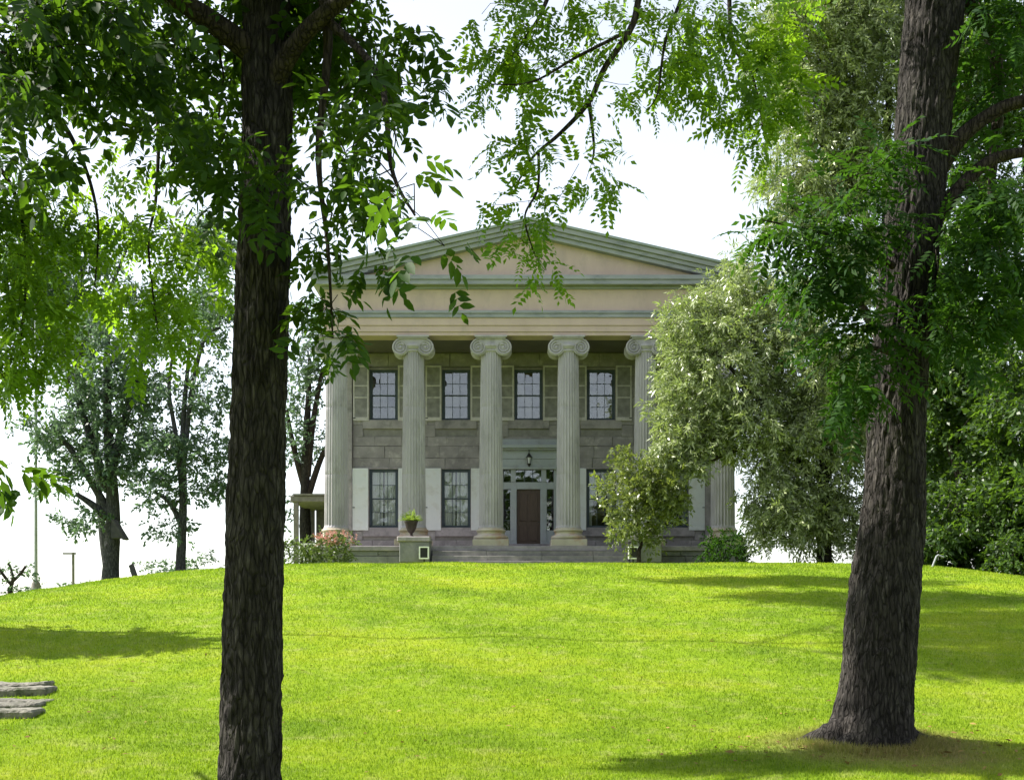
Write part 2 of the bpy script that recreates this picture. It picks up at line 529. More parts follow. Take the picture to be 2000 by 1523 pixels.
# ------------------------------------------------------------------ house
HX = 0.75
YC, YW = 50.0, 53.3
ZF, ZA = 4.25, 13.12
house = empty('mansion', (HX, 52, 3.2), 'two-storey stone mansion with ionic columns and green pediment on the crest', 'house')
CX = [HX + (k - 2.5) * 3.28 for k in range(6)]
BX = [HX + (k - 2) * 3.28 for k in range(5)]
HW = 8.63                     # half width of the entablature


# --- columns
def make_column_meshes():
    d = {}
    # shaft: fluted, three drums with thin joints
    zb, zt = 0.78, 8.25
    NF, SUB = 24, 6
    prof_z = []
    joints = [3.05, 5.9]
    zz = [zb, zb + 0.02, zb + 0.10, zb + 0.14]
    for a, bb in ((zb + 0.14, joints[0]), (joints[0], joints[1]), (joints[1], zt - 0.12)):
        zz += [a + 0.012, a + 0.03] + list(np.linspace(a + 0.2, bb - 0.2, 4)) + [bb - 0.03, bb - 0.012]
    zz += [zt - 0.10, zt - 0.06, zt]
    v, f = [], []
    S = NF * SUB
    for z in zz:
        t = (z - zb) / (zt - zb)
        r = 0.515 - 0.085 * t ** 1.35
        flute = 0.042
        if z <= zb + 0.03 or z >= zt - 0.05: flute = 0
        elif z <= zb + 0.11 or z >= zt - 0.09: flute *= 0.6
        groove = 0
        for j in joints:
            if abs(abs(z - j) - 0.012) < 1e-6: groove = 0.008
        if z <= zb + 0.03: r += 0.03
        for k in range(S):
            a = 2 * math.pi * k / S
            ph = (k % SUB) / SUB
            q = 0 if ph == 0 else math.sin(math.pi * (ph - 1 / SUB / 2) / (1 - 1 / SUB / 2 * 1)) ** 0.8 if ph > 1 / SUB / 2 else 0
            rr = r - flute * max(q, 0) - groove
            v.append((rr * math.cos(a), rr * math.sin(a), z))
    for i in range(len(zz) - 1):
        for k in range(S):
            k2 = (k + 1) % S
            f.append((i * S + k, i * S + k2, (i + 1) * S + k2, (i + 1) * S + k))
    mb = MB(); mb.add(v, f)
    d['shaft'] = mb.mesh('column', True); d['shaft'].materials.append(M['column'])
    mb = MB()
    prof = [(0.70, 0.30)]
    for a in np.linspace(-90, 90, 7): prof.append((0.66 + 0.085 * math.cos(R(a)), 0.395 + 0.085 * math.sin(R(a))))
    prof += [(0.63, 0.49), (0.59, 0.52), (0.575, 0.56), (0.585, 0.60), (0.61, 0.625)]
    for a in np.linspace(-90, 90, 6): prof.append((0.57 + 0.06 * math.cos(R(a)), 0.69 + 0.06 * math.sin(R(a))))
    prof += [(0.55, 0.76), (0.55, 0.79)]
    mb.lathe(prof, seg=48)
    d['base'] = mb.mesh('column_base', True); d['base'].materials.append(M['base'])
    mb = MB(); mb.box(-0.76, 0.76, -0.76, 0.76, 0.0, 0.30)
    me = mb.mesh('plinth'); bm = bmesh.new(); bm.from_mesh(me)
    bmesh.ops.bevel(bm, geom=bm.edges[:], offset=0.02, segments=1, affect='EDGES'); bm.to_mesh(me); bm.free()
    me.materials.append(M['base']); d['plinth'] = me
    # capital: echinus, cushion, abacus
    mb = MB()
    mb.lathe([(0.43, 8.20), (0.47, 8.24), (0.47, 8.28), (0.44, 8.30), (0.50, 8.36), (0.545, 8.44), (0.53, 8.52), (0.45, 8.55)], seg=48)
    mb.box(-0.50, 0.50, -0.47, 0.47, 8.50, 8.74)
    mb.box(-0.62, 0.62, -0.56, 0.56, 8.74, 8.79)
    mb.box(-0.68, 0.68, -0.60, 0.60, 8.79, 8.862)
    d['capital'] = mb.mesh('capital', True); d['capital'].materials.append(M['column'])
    # volute: scroll disc, rolled spiral rib, bolster
    for sgn in (-1, 1):
        mb = MB()
        cx, cz, r0 = 0.525 * sgn, 8.385, 0.355
        prof = [(r0 - 0.05, -0.43), (r0 - 0.015, -0.43), (r0, -0.42), (r0 - 0.03, -0.38), (r0 - 0.09, -0.2), (r0 - 0.12, -0.06), (r0 - 0.07, -0.045), (r0 - 0.07, 0.045),
                (r0 - 0.12, 0.06), (r0 - 0.09, 0.2), (r0 - 0.03, 0.38), (r0, 0.42), (r0 - 0.015, 0.43), (r0 - 0.05, 0.43)]
        mb.lathe(prof, (cx, 0, cz), 36, 'y')
        for yy in (-0.44, 0.44):
            ss = -1 if yy < 0 else 1
            pts, rad = [], []
            n = 90
            # straight start at the top centre, then spiral inwards
            pts.append((0.0, yy + ss * 0.02, cz + r0 - 0.02)); rad.append(0.034)
            pts.append((cx * 0.55, yy + ss * 0.02, cz + r0 - 0.01)); rad.append(0.034)
            for i in range(n):
                t = i / (n - 1)
                a = math.pi / 2 - sgn * (t * 2 * math.pi * 2.6)
                rr = (r0 - 0.025) * (1 - t) ** 0.85 + 0.045 * t
                pts.append((cx + rr * math.cos(a), yy + ss * 0.02, cz + rr * math.sin(a))); rad.append(0.036 * (1 - 0.5 * t))
            mb.tube(pts, rad, 6)
            mb.lathe([(0.055, 0.0), (0.055, ss * 0.03), (0.035, ss * 0.05)], (cx, yy, cz), 14, 'y')
        d['volute%d' % sgn] = mb.mesh('volute', True); d['volute%d' % sgn].materials.append(M['column'])
    return d


cm = make_column_meshes()
for x in CX:
    loc = (x, YC, ZF)
    c = put('column', cm['shaft'], house, loc)
    put('column_base', cm['base'], c, loc)
    put('plinth', cm['plinth'], c, loc)
    put('capital', cm['capital'], c, loc)
    put('volute', cm['volute-1'], c, loc)
    put('volute', cm['volute1'], c, loc)

# --- entablature
YF = YC - 0.44
def ring_band(name, mat, z0, z1, proj, parent=house, back=69.0):
    """band round the front and both sides"""
    x0, x1 = HX - HW - proj, HX + HW + proj
    y0 = YF - proj
    t = 0.86 + proj
    mb = MB()
    mb.box(x0, x1, y0, y0 + t, z0, z1)
    mb.box(x0, x0 + t, y0 + t, back, z0, z1)
    mb.box(x1 - t, x1, y0 + t, back, z0, z1)
    return mb.build(name, mat, parent, bevel=0.008)

def zc(py): return EYE + (HZ - py) / 46.4
ring_band('architrave_fascia', M['stucco'], ZA, zc(648.5), 0.0)
ring_band('architrave_fascia', M['stucco'], zc(648.5) + 0.002, zc(636.5), 0.045)
ring_band('architrave_fascia', M['stucco'], zc(636.5) + 0.002, zc(621.5), 0.09)
ring_band('taenia', M['green'], zc(621.5) + 0.002, zc(614), 0.15)
ring_band('taenia', M['green'], zc(614) + 0.002, zc(608.5), 0.20)
ring_band('frieze', M['stucco'], zc(608.5) + 0.002, zc(566), 0.04)
ring_band('bed_moulding', M['green'], zc(566) + 0.002, zc(561), 0.14)
ring_band('cornice', M['green'], zc(561) + 0.002, zc(552), 0.46)
ring_band('cornice', M['green'], zc(552) + 0.002, zc(543.5), 0.52)
ZP = zc(543.5)
# tympanum and raking cornice
EW = HW + 0.52
SL = 0.228
APEX = 17.92
def chev(top_off, bot_off, half):
    return [(HX - half, APEX - SL * half - top_off), (HX, APEX - top_off), (HX + half, APEX - SL * half - top_off),
            (HX + half, APEX - SL * half - bot_off), (HX, APEX - bot_off), (HX - half, APEX - SL * half - bot_off)]
mb = MB()
hb = (APEX - 0.5 - ZP) / SL
mb.prism([(HX - hb, ZP + 0.003), (HX, APEX - 0.5), (HX + hb, ZP + 0.003)], YF + 0.02, YF + 0.3)
mb.build('tympanum', M['stucco'], house)
for nm, t0, t1, pr in (('raking_cornice', 0.10, 0.30, 0.50), ('raking_cornice', 0.303, 0.47, 0.40), ('raking_cornice', 0.473, 0.66, 0.30)):
    half = EW - 0.02 if t0 < 0.3 else EW - (0.25 if t0 < 0.4 else 0.6)
    mb = MB(); mb.prism(chev(t0, t1, half), YF - pr, YF + 0.35)
    mb.build(nm, M['green'], house, bevel=0.012)
mb = MB(); mb.prism(chev(0.0, 0.097, EW + 0.06), YF - 0.58, 69.6)
mb.build('roof', M['roof'], house)
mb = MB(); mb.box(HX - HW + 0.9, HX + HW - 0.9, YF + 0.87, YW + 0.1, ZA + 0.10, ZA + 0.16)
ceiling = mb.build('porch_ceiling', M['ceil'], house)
# --- house body
WX0, WX1 = HX - HW + 0.08, HX + HW - 0.08
mb = MB()
mb.box(WX0 + 0.01, WX0 + 0.4, YW + 0.5, 69, 3.0, ZA + 0.1)
mb.box(WX1 - 0.4, WX1 - 0.01, YW + 0.5, 69, 3.0, ZA + 0.1)
mb.box(WX0 + 0.4, WX1 - 0.4, 68.6, 69, 3.0, ZA + 0.1)
mb.build('side_wall', M['ashlar'], house)
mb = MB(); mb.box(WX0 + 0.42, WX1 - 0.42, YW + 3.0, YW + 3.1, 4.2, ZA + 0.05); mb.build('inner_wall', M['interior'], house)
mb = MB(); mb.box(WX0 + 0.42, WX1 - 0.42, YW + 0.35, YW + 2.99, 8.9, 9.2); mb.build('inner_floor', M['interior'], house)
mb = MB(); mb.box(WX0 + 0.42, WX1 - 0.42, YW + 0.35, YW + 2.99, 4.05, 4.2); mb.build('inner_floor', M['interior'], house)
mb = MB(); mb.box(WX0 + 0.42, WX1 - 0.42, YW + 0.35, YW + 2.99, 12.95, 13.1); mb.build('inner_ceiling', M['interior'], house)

def zw(py): return EYE + (HZ - py) / 43.15
UW0, UW1, UWW = 10.17, 12.45, 1.27
LW0, LW1, LWW = 5.31, 7.95, 1.30
holes = []
for k, x in enumerate(BX):
    holes.append((x - UWW / 2, x + UWW / 2, UW0, UW1))
    if k != 2: holes.append((x - LWW / 2, x + LWW / 2, LW0, LW1))
holes.append((HX - 1.30, HX + 1.30, ZF, 7.95))
# backing wall with real openings
xsb = sorted({WX0 + 0.05, WX1 - 0.05} | {h[0] for h in holes} | {h[1] for h in holes})
zsb = sorted({3.0, ZA + 0.1} | {h[2] for h in holes} | {h[3] for h in holes})
mb = MB()
for i in range(len(xsb) - 1):
    xm = (xsb[i] + xsb[i + 1]) / 2
    z0 = None
    for j in range(len(zsb) - 1):
        zm = (zsb[j] + zsb[j + 1]) / 2
        solid = not any(h[0] < xm < h[1] and h[2] < zm < h[3] for h in holes)
        if solid and z0 is None: z0 = zsb[j]
        if (not solid) and z0 is not None:
            mb.box(xsb[i], xsb[i + 1], YW + 0.03, YW + 0.35, z0, zsb[j]); z0 = None
    if z0 is not None: mb.box(xsb[i], xsb[i + 1], YW + 0.03, YW + 0.35, z0, zsb[-1])
wall = mb.build('wall', M['mortar'], house)
# ashlar blocks proud of the mortar bed
def block_mesh(seed):
    r = random.Random(seed)
    mb = MB(); mb.box(-0.5, 0.5, -0.5, 0.5, -0.5, 0.5)
    me = mb.mesh('stone_block')
    bm = bmesh.new(); bm.from_mesh(me)
    bmesh.ops.bevel(bm, geom=bm.edges[:], offset=0.03, segments=1, affect='EDGES')
    for v in bm.verts: v.co += Vector((r.uniform(-.012, .012), r.uniform(-.05, .05), r.uniform(-.02, .02)))
    bm.to_mesh(me); bm.free()
    return me
def block_set(mat, n=5, s0=0):
    out = []
    for i in range(n):
        me = block_mesh(i + s0); me.materials.append(mat); out.append(me)
    return out
BLK = block_set(M['ashlar'])
courses = []
z = ZF
while z < ZA - 0.05:
    hh = random.choice([0.42, 0.48, 0.54])
    if z + hh > ZA - 0.15: hh = ZA + 0.05 - z
    courses.append((z, z + hh)); z += hh
xa, xb = WX0 + 0.60, WX1 - 0.60
cl = [(h[0] - (0.0), h[1] + 0.0, h[2] - (0.40 if h[2] > 4.5 else 0), h[3]) for h in holes]   # keep the sill zone free
cl = [(h[0] - (0.30 if h[2] > 4.5 else 0), h[1] + (0.30 if h[2] > 4.5 else 0), h[2], h[2] + 0.401) if False else h for h in cl]
nblk = 0
for (z0, z1) in courses:
    x = xa
    while x < xb - 0.05:
        L = random.uniform(0.8, 1.7)
        x2 = x + L
        if xb - x2 < 0.5: x2 = xb
        segs = [(x, x2)]
        for h in holes:
            lo, hi, zl, zh = h
            if zl > 4.5: zl -= 0.41; lo2, hi2 = lo - 0.3, hi + 0.3
            else: lo2, hi2 = lo, hi
            ns = []
            for s in segs:
                # opening
                if z1 > h[2] + 0.12 and z0 < h[3] - 0.12: a, c2 = lo, hi
                elif z1 > zl + 0.12 and z0 < h[2]: a, c2 = lo2, hi2
                else: ns.append(s); continue
                if s[0] < a: ns.append((s[0], min(s[1], a)))
                if s[1] > c2: ns.append((max(s[0], c2), s[1]))
            segs = [s for s in ns if s[1] - s[0] > 0.06]
        for s in segs:
            # clip vertically against openings that cut a course
            zz0, zz1 = z0, z1
            for h in holes:
                if s[1] > h[0] + 0.01 and s[0] < h[1] - 0.01:
                    if zz0 < h[3] < zz1: zz0 = h[3]
                    if zz0 < h[2] - 0.0 < zz1 and h[2] > 4.5: zz1 = h[2] - 0.41
            if zz1 - zz0 < 0.05: continue
            g = 0.008
            put('stone_block', random.choice(BLK), wall, ((s[0] + s[1]) / 2, YW + 0.02 + random.uniform(-.006, .006), (zz0 + zz1) / 2),
                (s[1] - s[0] - 2 * g, 0.10, zz1 - zz0 - 2 * g))
            nblk += 1
        x = x2
print('blocks', nblk)
# corner pilasters
for s in (-1, 1):
    x0, x1 = (WX0, WX0 + 0.58) if s < 0 else (WX1 - 0.58, WX1)
    mb = MB(); mb.box(x0, x1, YW - 0.16, YW + 0.5, ZF + 0.3, 12.7)
    p = mb.build('pilaster', M['dressed'], house, bevel=0.015)
    mb = MB(); mb.box(x0 - 0.06, x1 + 0.06, YW - 0.22, YW + 0.45, ZF, ZF + 0.298); mb.build('pilaster_base', M['dressed'], p, bevel=0.015)
    mb = MB(); mb.box(x0 - 0.06, x1 + 0.06, YW - 0.22, YW + 0.45, 12.702, ZA + 0.09); mb.build('pilaster_cap', M['dressed'], p, bevel=0.015)

# --- windows
def window(x, z0, z1, w, upper):
    mb = MB()
    t, d0, d1 = 0.085, YW + 0.06, YW + 0.22
    mb.box(x - w / 2, x - w / 2 + t, d0, d1, z0, z1); mb.box(x + w / 2 - t, x + w / 2, d0, d1, z0, z1)
    mb.box(x - w / 2 + t, x + w / 2 - t, d0, d1, z1 - t, z1); mb.box(x - w / 2 + t, x + w / 2 - t, d0, d1, z0, z0 + 0.06)
    win = mb.build('window', M['winframe'], house, bevel=0.006)
    gx0, gx1, gz0, gz1 = x - w / 2 + t, x + w / 2 - t, z0 + 0.06, z1 - t
    zm = (gz0 + gz1) / 2
    s = 0.045
    pw = (gx1 - gx0 - 2 * s) / 3
    for (a, b2, yo) in ((gz0, zm + 0.02, 0.15), (zm - 0.02, gz1, 0.09)):
        mb = MB()
        y0, y1 = YW + yo, YW + yo + 0.045
        mb.box(gx0, gx0 + s, y0, y1, a, b2); mb.box(gx1 - s, gx1, y0, y1, a, b2)
        mb.box(gx0 + s, gx1 - s, y0, y1, a, a + s); mb.box(gx0 + s, gx1 - s, y0, y1, b2 - s, b2)
        for k in (1, 2):
            xx = gx0 + s + pw * k
            mb.box(xx - 0.012, xx + 0.012, y0 + 0.005, y1 - 0.005, a + s, b2 - s)
        zz = (a + b2) / 2
        for k in range(3):
            mb.box(gx0 + s + pw * k + 0.012, gx0 + s + pw * (k + 1) - 0.012, y0 + 0.007, y1 - 0.007, zz - 0.012, zz + 0.012)
        mb.build('sash', M['winframe'], win)
        for k in range(3):
            for (p, q) in ((a + s, zz), (zz, b2 - s)):
                mb = MB(); mb.box(-pw / 2 + 0.003, pw / 2 - 0.003, -0.002, 0.002, -(q - p) / 2 + 0.003, (q - p) / 2 - 0.003)
                o = mb.build('pane', M['glass'] if upper else M['glass_low'], win, loc=(gx0 + s + pw * (k + 0.5), (y0 + y1) / 2, (p + q) / 2))
                o.rotation_euler = (random.gauss(0, 0.010), 0, random.gauss(0, 0.010))
    mb = MB(); mb.box(x - w / 2 - 0.30, x + w / 2 + 0.30, YW - 0.09, YW + 0.2, z0 - 0.40, z0 - 0.002); mb.build('sill', M['dressed'], win, bevel=0.015)
    mb = MB(); mb.box(x - w / 2 - 0.02, x + w / 2 + 0.02, YW - 0.06, YW + 0.055, z1 + 0.0, z1 + 0.06); mb.build('window_head', M['dressed'], win, bevel=0.006)
    return win


def shutter(x0, x1, z0, z1, upper, side):
    fm, lm = (M['shut_up'], M['louver']) if upper else (M['shut_lo'], M['shut_lo'])
    y0, y1 = YW - 0.125, YW - 0.085
    mb = MB()
    s = 0.075
    mb.box(x0, x0 + s, y0, y1, z0, z1); mb.box(x1 - s, x1, y0, y1, z0, z1)
    if upper: rails = [z0, z0 + 0.02 + (z1 - z0) * 0.40, z0 + (z1 - z0) * 0.62, z1 - 0.08]
    else: rails = [z0, z0 + (z1 - z0) * 0.36, z0 + (z1 - z0) * 0.66, z1 - 0.08]
    hts = [0.16 if upper else 0.12, 0.06, 0.06, 0.08]
    for r, hh in zip(rails, hts): mb.box(x0 + s, x1 - s, y0 + 0.001, y1 - 0.001, r, r + hh)
    sh = mb.build('shutter', fm, house, bevel=0.005)
    mb = MB()
    for k in range(3):
        a, c2 = rails[k] + hts[k], rails[k + 1]
        n = max(2, int((c2 - a) / 0.055))
        for i in range(n):
            zz = a + (c2 - a) * (i + 0.5) / n
            hh = (c2 - a) / n * (0.62 if upper else 0.58)
            tl = 0.016 if upper else 0.005
            mb.prism_x([(y0 + 0.008, zz - hh), (y0 + 0.012, zz - hh - 0.004), (y0 + 0.012 + tl, zz + hh - 0.004), (y0 + 0.008 + tl, zz + hh)], x0 + s, x1 - s)
    o = mb.build('louvers', lm, sh); o['kind'] = 'stuff'
    mb = MB()
    hx = x0 + 0.06 if side < 0 else x1 - 0.06
    hz = z0 + (0.10 if upper else (z1 - z0) * 0.36)
    mb.box(hx - 0.055, hx + 0.055, y0 - 0.018, y0 + 0.002, hz, hz + 0.035)
    mb.build('shutter_hook', M['black'], sh)
    return sh


for k, x in enumerate(BX):
    window(x, UW0, UW1, UWW, True)
    for s in (-1, 1):
        a, b2 = sorted((x + s * 0.66, x + s * 1.38))
        if k == 0 and s < 0: a = max(a, WX0 + 0.62)
        shutter(a, b2, 10.12, 12.62, True, s)
    if k != 2:
        window(x, LW0, LW1, LWW, False)
        for s in (-1, 1):
            a, b2 = sorted((x + s * 0.68, x + s * 1.40))
            shutter(a, b2, 5.18, 7.98, False, s)
# --- door and its surround
mb = MB()
DZ = 4.56
mb.box(HX - 0.53, HX + 0.53, YW + 0.10, YW + 0.16, DZ, 7.04)
door = mb.build('door', M['door'], house)
for (x0, x1, z0, z1) in ((-0.42, -0.06, 0.15, 0.85), (0.06, 0.42, 0.15, 0.85), (-0.42, -0.06, 1.05, 2.3), (0.06, 0.42, 1.05, 2.3)):
    mb = MB(); mb.box(HX + x0, HX + x1, YW + 0.075, YW + 0.101, DZ + z0, DZ + z1); mb.build('door_panel', M['door'], door, bevel=0.015)
mb = MB(); mb.lathe([(0.02, 0), (0.012, -0.03), (0.032, -0.05), (0.028, -0.075)], (HX + 0.45, YW + 0.10, DZ + 1.0), 12, 'y'); mb.build('door_knob', M['black'], door, True)
mb = MB(); mb.box(HX - 1.32, HX + 1.32, YW - 0.35, YW + 0.25, ZF, DZ - 0.004); mb.build('threshold', M['dressed'], house, bevel=0.015)
mb = MB()
for s in (-1, 1):
    a, b2 = sorted((HX + s * 0.535, HX + s * 0.83)); mb.box(a, b2, YW - 0.02, YW + 0.2, DZ, 7.36)
    a, b2 = sorted((HX + s * 0.56, HX + s * 0.80)); mb.box(a, b2, YW - 0.04, YW - 0.021, DZ + 0.15, 6.95)
    a, b2 = sorted((HX + s * 1.14, HX + s * 1.29)); mb.box(a, b2, YW - 0.02, YW + 0.2, DZ, 7.93)
    a, b2 = sorted((HX + s * 0.58, HX + s * 0.80)); mb.box(a, b2, YW - 0.05, YW + 0.19, 7.362, 7.93)
    a, b2 = sorted((HX + s * 0.832, HX + s * 1.138)); mb.box(a, b2, YW + 0.0, YW + 0.2, DZ, DZ + 0.62)
mb.box(HX - 0.533, HX + 0.533, YW - 0.015, YW + 0.2, 7.045, 7.36)
for s in (-1, 1):
    a, b2 = sorted((HX + s * 0.832, HX + s * 1.138)); mb.box(a, b2, YW - 0.015, YW + 0.2, 7.045, 7.36)
ds = mb.build('door_surround', M['trim'], house, bevel=0.008)
for s in (-1, 1):
    a, b2 = sorted((HX + s * 0.835, HX + s * 1.136))
    mb = MB()
    for k in range(1, 4):
        zz = DZ + 0.62 + (7.045 - DZ - 0.62) * k / 4
        mb.box(a, b2, YW + 0.06, YW + 0.1, zz - 0.015, zz + 0.015)
    sl = mb.build('sidelight', M['winframe'], house)
    for k in range(4):
        zz = DZ + 0.62 + (7.045 - DZ - 0.62) * k / 4
        mb = MB(); mb.box(a, b2, YW + 0.078, YW + 0.082, zz + 0.017, zz + (7.045 - DZ - 0.62) / 4 - 0.017); mb.build('pane', M['glass'], sl)
mb = MB()
for xx in (-0.19, 0.19): mb.box(HX + xx - 0.015, HX + xx + 0.015, YW + 0.06, YW + 0.1, 7.362, 7.93)
tr_ = mb.build('transom', M['winframe'], house)
for (a, b2) in ((-1.136, -0.803), (-0.577, -0.21), (-0.17, 0.17), (0.21, 0.577), (0.803, 1.136)):
    mb = MB(); mb.box(HX + a, HX + b2, YW + 0.078, YW + 0.082, 7.365, 7.93); mb.build('pane', M['glass'], tr_)
def dband(z0, z1, pr, half, nm='door_entablature'):
    mb = MB(); mb.box(HX - half, HX + half, YW - pr, YW + 0.1, z0, z1); return mb.build(nm, M['trim'], house, bevel=0.01)
dband(7.935, 8.05, 0.16, 1.50)
dband(8.053, 8.40, 0.10, 1.45)
dband(8.403, 8.78, 0.13, 1.47)
dband(8.783, 8.86, 0.30, 1.60, 'door_cornice')
dband(8.863, 9.02, 0.42, 1.70, 'door_cornice')
dband(9.023, 9.30, 0.08, 1.45, 'door_blocking_course')
for s in (-1, 1):
    mb = MB(); a, b2 = sorted((HX + s * 1.305, HX + s * 1.60)); mb.box(a, b2, YW - 0.09, YW - 0.035, ZF, 7.93); mb.build('door_pilaster', M['trim'], house, bevel=0.01)

# --- porch floor, foundation and steps
mb = MB(); mb.box(HX - HW - 0.45, HX + HW + 0.45, 49.1, YW + 0.02, ZF - 0.20, ZF - 0.001); floor = mb.build('porch_floor', M['dressed'], house, bevel=0.015)
FB = block_set(M['found'], 5, 20)
mb = MB(); mb.box(HX - HW - 0.30, HX + HW + 0.30, 49.3, YW, 2.6, ZF - 0.21); fnd = mb.build('foundation', M['mortar'], house)
for (z0, z1) in ((2.9, 3.42), (3.43, 3.83), (3.84, 4.045)):
    x = HX - HW - 0.40
    while x < HX + HW + 0.35:
        x2 = min(x + random.uniform(0.9, 1.9), HX + HW + 0.40)
        if HX + HW + 0.4 - x2 < 0.4: x2 = HX + HW + 0.40
        put('foundation_block', random.choice(FB), fnd, ((x + x2) / 2, 49.27 + random.uniform(-.01, .01), (z0 + z1) / 2), (x2 - x - 0.015, 0.2, z1 - z0 - 0.012))
        x = x2
mb = MB(); mb.box(HX - HW - 0.05, HX - HW + 0.0, 49.155, 49.16, 3.2, 3.21)
st = empty('front_steps', (HX, 48.5, 3.1)); st.parent = house; st.matrix_parent_inverse = Matrix.Translation(-WLOC[house.name])
SX0, SX1 = HX - 4.05, HX + 4.05
for k in range(4):
    zt = ZF - 0.22 * (k + 1)
    yf = 49.08 - 0.36 * (k + 1)
    x = SX0
    while x < SX1 - 0.1:
        x2 = min(x + random.uniform(1.5, 2.5), SX1)
        if SX1 - x2 < 0.6: x2 = SX1
        mb = MB(); mb.box(x + 0.004, x2 - 0.004, yf + random.uniform(-.012, .012), 49.095 - 0.36 * k - 0.004, zt - 0.22 + 0.003 if k < 3 else 2.9, zt + random.uniform(-.008, .004))
        mb.build('step', M['step'], st, bevel=0.012)
        x = x2
mb = MB(); mb.box(HX - 0.72, HX + 0.72, 47.75, 48.30, 3.375, 3.42); 
for s in (-1, 1):
    x0, x1 = sorted((HX + s * 4.08, HX + s * 5.35))
    for (z0, z1, i) in ((2.8, 3.52, 0.06), (3.523, 4.36, 0.03)):
        mb = MB(); mb.box(x0 + i, x1 - i, 47.75 + i, 49.09, z0, z1); mb.build('cheek_block', M['found'], st, bevel=0.02)
    mb = MB(); mb.box(x0 - 0.05, x1 + 0.02 if s > 0 else x1, 47.68, 49.085, 4.363, 4.56); mb.build('cheek_cap', M['dressed'], st, bevel=0.025)

# hanging lantern
lz = zw(885)
lant = empty('hanging_lantern', (HX + 0.02, YW - 0.26, zw(911)), 'small black lantern hanging above the front door', 'lantern')
lx, ly = HX + 0.02, YW - 0.26
mb = MB(); mb.tube([(lx, ly, 8.86), (lx, ly, 8.62)], 0.012, 6); mb.lathe([(0.05, 8.76), (0.05, 8.783)], (lx, ly, 0), 12); mb.build('chain', M['black'], lant)
mb = MB(); mb.lathe([(0.015, 8.66), (0.04, 8.62), (0.10, 8.52), (0.15, 8.47), (0.15, 8.45)], (lx, ly, 0), 8); mb.build('lantern_roof', M['black'], lant)
mb = MB()
for k in range(4):
    a = math.pi / 4 + k * math.pi / 2
    mb.tube([(lx + 0.13 * math.cos(a), ly + 0.13 * math.sin(a), 8.46), (lx + 0.075 * math.cos(a), ly + 0.075 * math.sin(a), 8.16)], 0.014, 5)
mb.lathe([(0.09, 8.17), (0.08, 8.12), (0.04, 8.08), (0.015, 8.02)], (lx, ly, 0), 10)
mb.build('lantern_frame', M['black'], lant)
mb = MB(); mb.lathe([(0.045, 8.17), (0.095, 8.44)], (lx, ly, 0), 4); mb.build('lantern_glass', M['shut_lo'], lant)

# curtains
def curtain(x0, x1, z0, z1, mat, label, tie=0):
    n, mz = 60, 14
    v, f = [], []
    ph = random.random() * 6
    for j in range(mz):
        t = j / (mz - 1)
        for i in range(n):
            u = i / (n - 1)
            wv = 0.03 * math.sin(u * 34 + ph + 0.6 * math.sin(3 * t)) + 0.015 * math.sin(u * 71 + ph)
            if tie:
                k = 1 - 0.72 * max(0, math.sin(min(1, (1 - t) * 1.15) * math.pi / 2)) if t > 0.0 else 0.28
                xx = (x0 + (x1 - x0) * u * k) if tie < 0 else (x1 - (x1 - x0) * u * k)
            else: xx = x0 + (x1 - x0) * u
            v.append((xx, YW + 0.27 + wv, z0 + (z1 - z0) * t))
    for j in range(mz - 1):
        for i in range(n - 1):
            f.append((j * n + i, j * n + i + 1, (j + 1) * n + i + 1, (j + 1) * n + i))
    mb = MB(); mb.add(v, f)
    o = mb.build('curtain', mat, None, True)
    return tag(o, label, 'curtain', 'curtains in the ground-floor windows')
for k, nm in ((0, 'window nearest the pink hydrangea'), (1, 'window just left of the door')):
    x = BX[k]
    curtain(x - 0.56, x - 0.05, LW0 + 0.02, LW1 - 0.1, M['sheer'], 'white sheer curtain, left half of ground-floor %s' % nm)
    curtain(x + 0.02, x + 0.56, LW0 + 0.02, LW1 - 0.1, M['sheer'], 'white sheer curtain, right half of ground-floor %s' % nm)
for k, nm in ((3, 'behind the low leafy lobe right of the door'), (4, 'in the rightmost ground-floor window')):
    x = BX[k]
    curtain(x - 0.56, x - 0.0, LW0 + 0.02, LW1 - 0.1, M['sheer'], 'pale drape tied back to the left %s' % nm, -1)
    curtain(x + 0.0, x + 0.56, LW0 + 0.02, LW1 - 0.1, M['sheer'], 'pale drape tied back to the right %s' % nm, 1)

# side porch at the left of the house
sp = empty('side_porch', (-9.3, 58, 3.0), 'flat-roofed side porch with white railing at left end of the house', 'porch')
mb = MB(); mb.box(-10.55, -7.95, 56, 61, 6.72, 7.02); mb.build('porch_roof', M['greywood'], sp, bevel=0.03)
mb = MB(); mb.box(-10.4, -8.0, 55.9, 61.1, 7.023, 7.10); mb.build('roof_edge', M['greywood'], sp)
for (x, y) in ((-10.3, 56.2), (-10.3, 60.8)):
    mb = MB(); mb.box(x - 0.11, x + 0.11, y - 0.11, y + 0.11, 2.9, 6.718); mb.build('post', M['greywood'], sp)
mb = MB(); mb.box(-10.1, -7.95, 60.7, 60.9, 2.9, 6.71); mb.build('back_wall', M['greywood'], sp)
mb = MB(); mb.box(-10.4, -7.95, 56.0, 60.6, 2.8, 3.75); mb.build('deck', M['found'], sp)
mb = MB(); mb.box(-10.15, -8.05, 56.15, 56.22, 4.68, 4.76); rl = mb.build('railing', M['white'], sp)
for i in range(12):
    x = -10.1 + i * 0.18
    mb = MB(); mb.lathe([(0.03, 3.76), (0.03, 3.95), (0.05, 4.1), (0.025, 4.35), (0.03, 4.679)], (x, 56.18, 0), 8); mb.build('baluster', M['white'], rl, True)

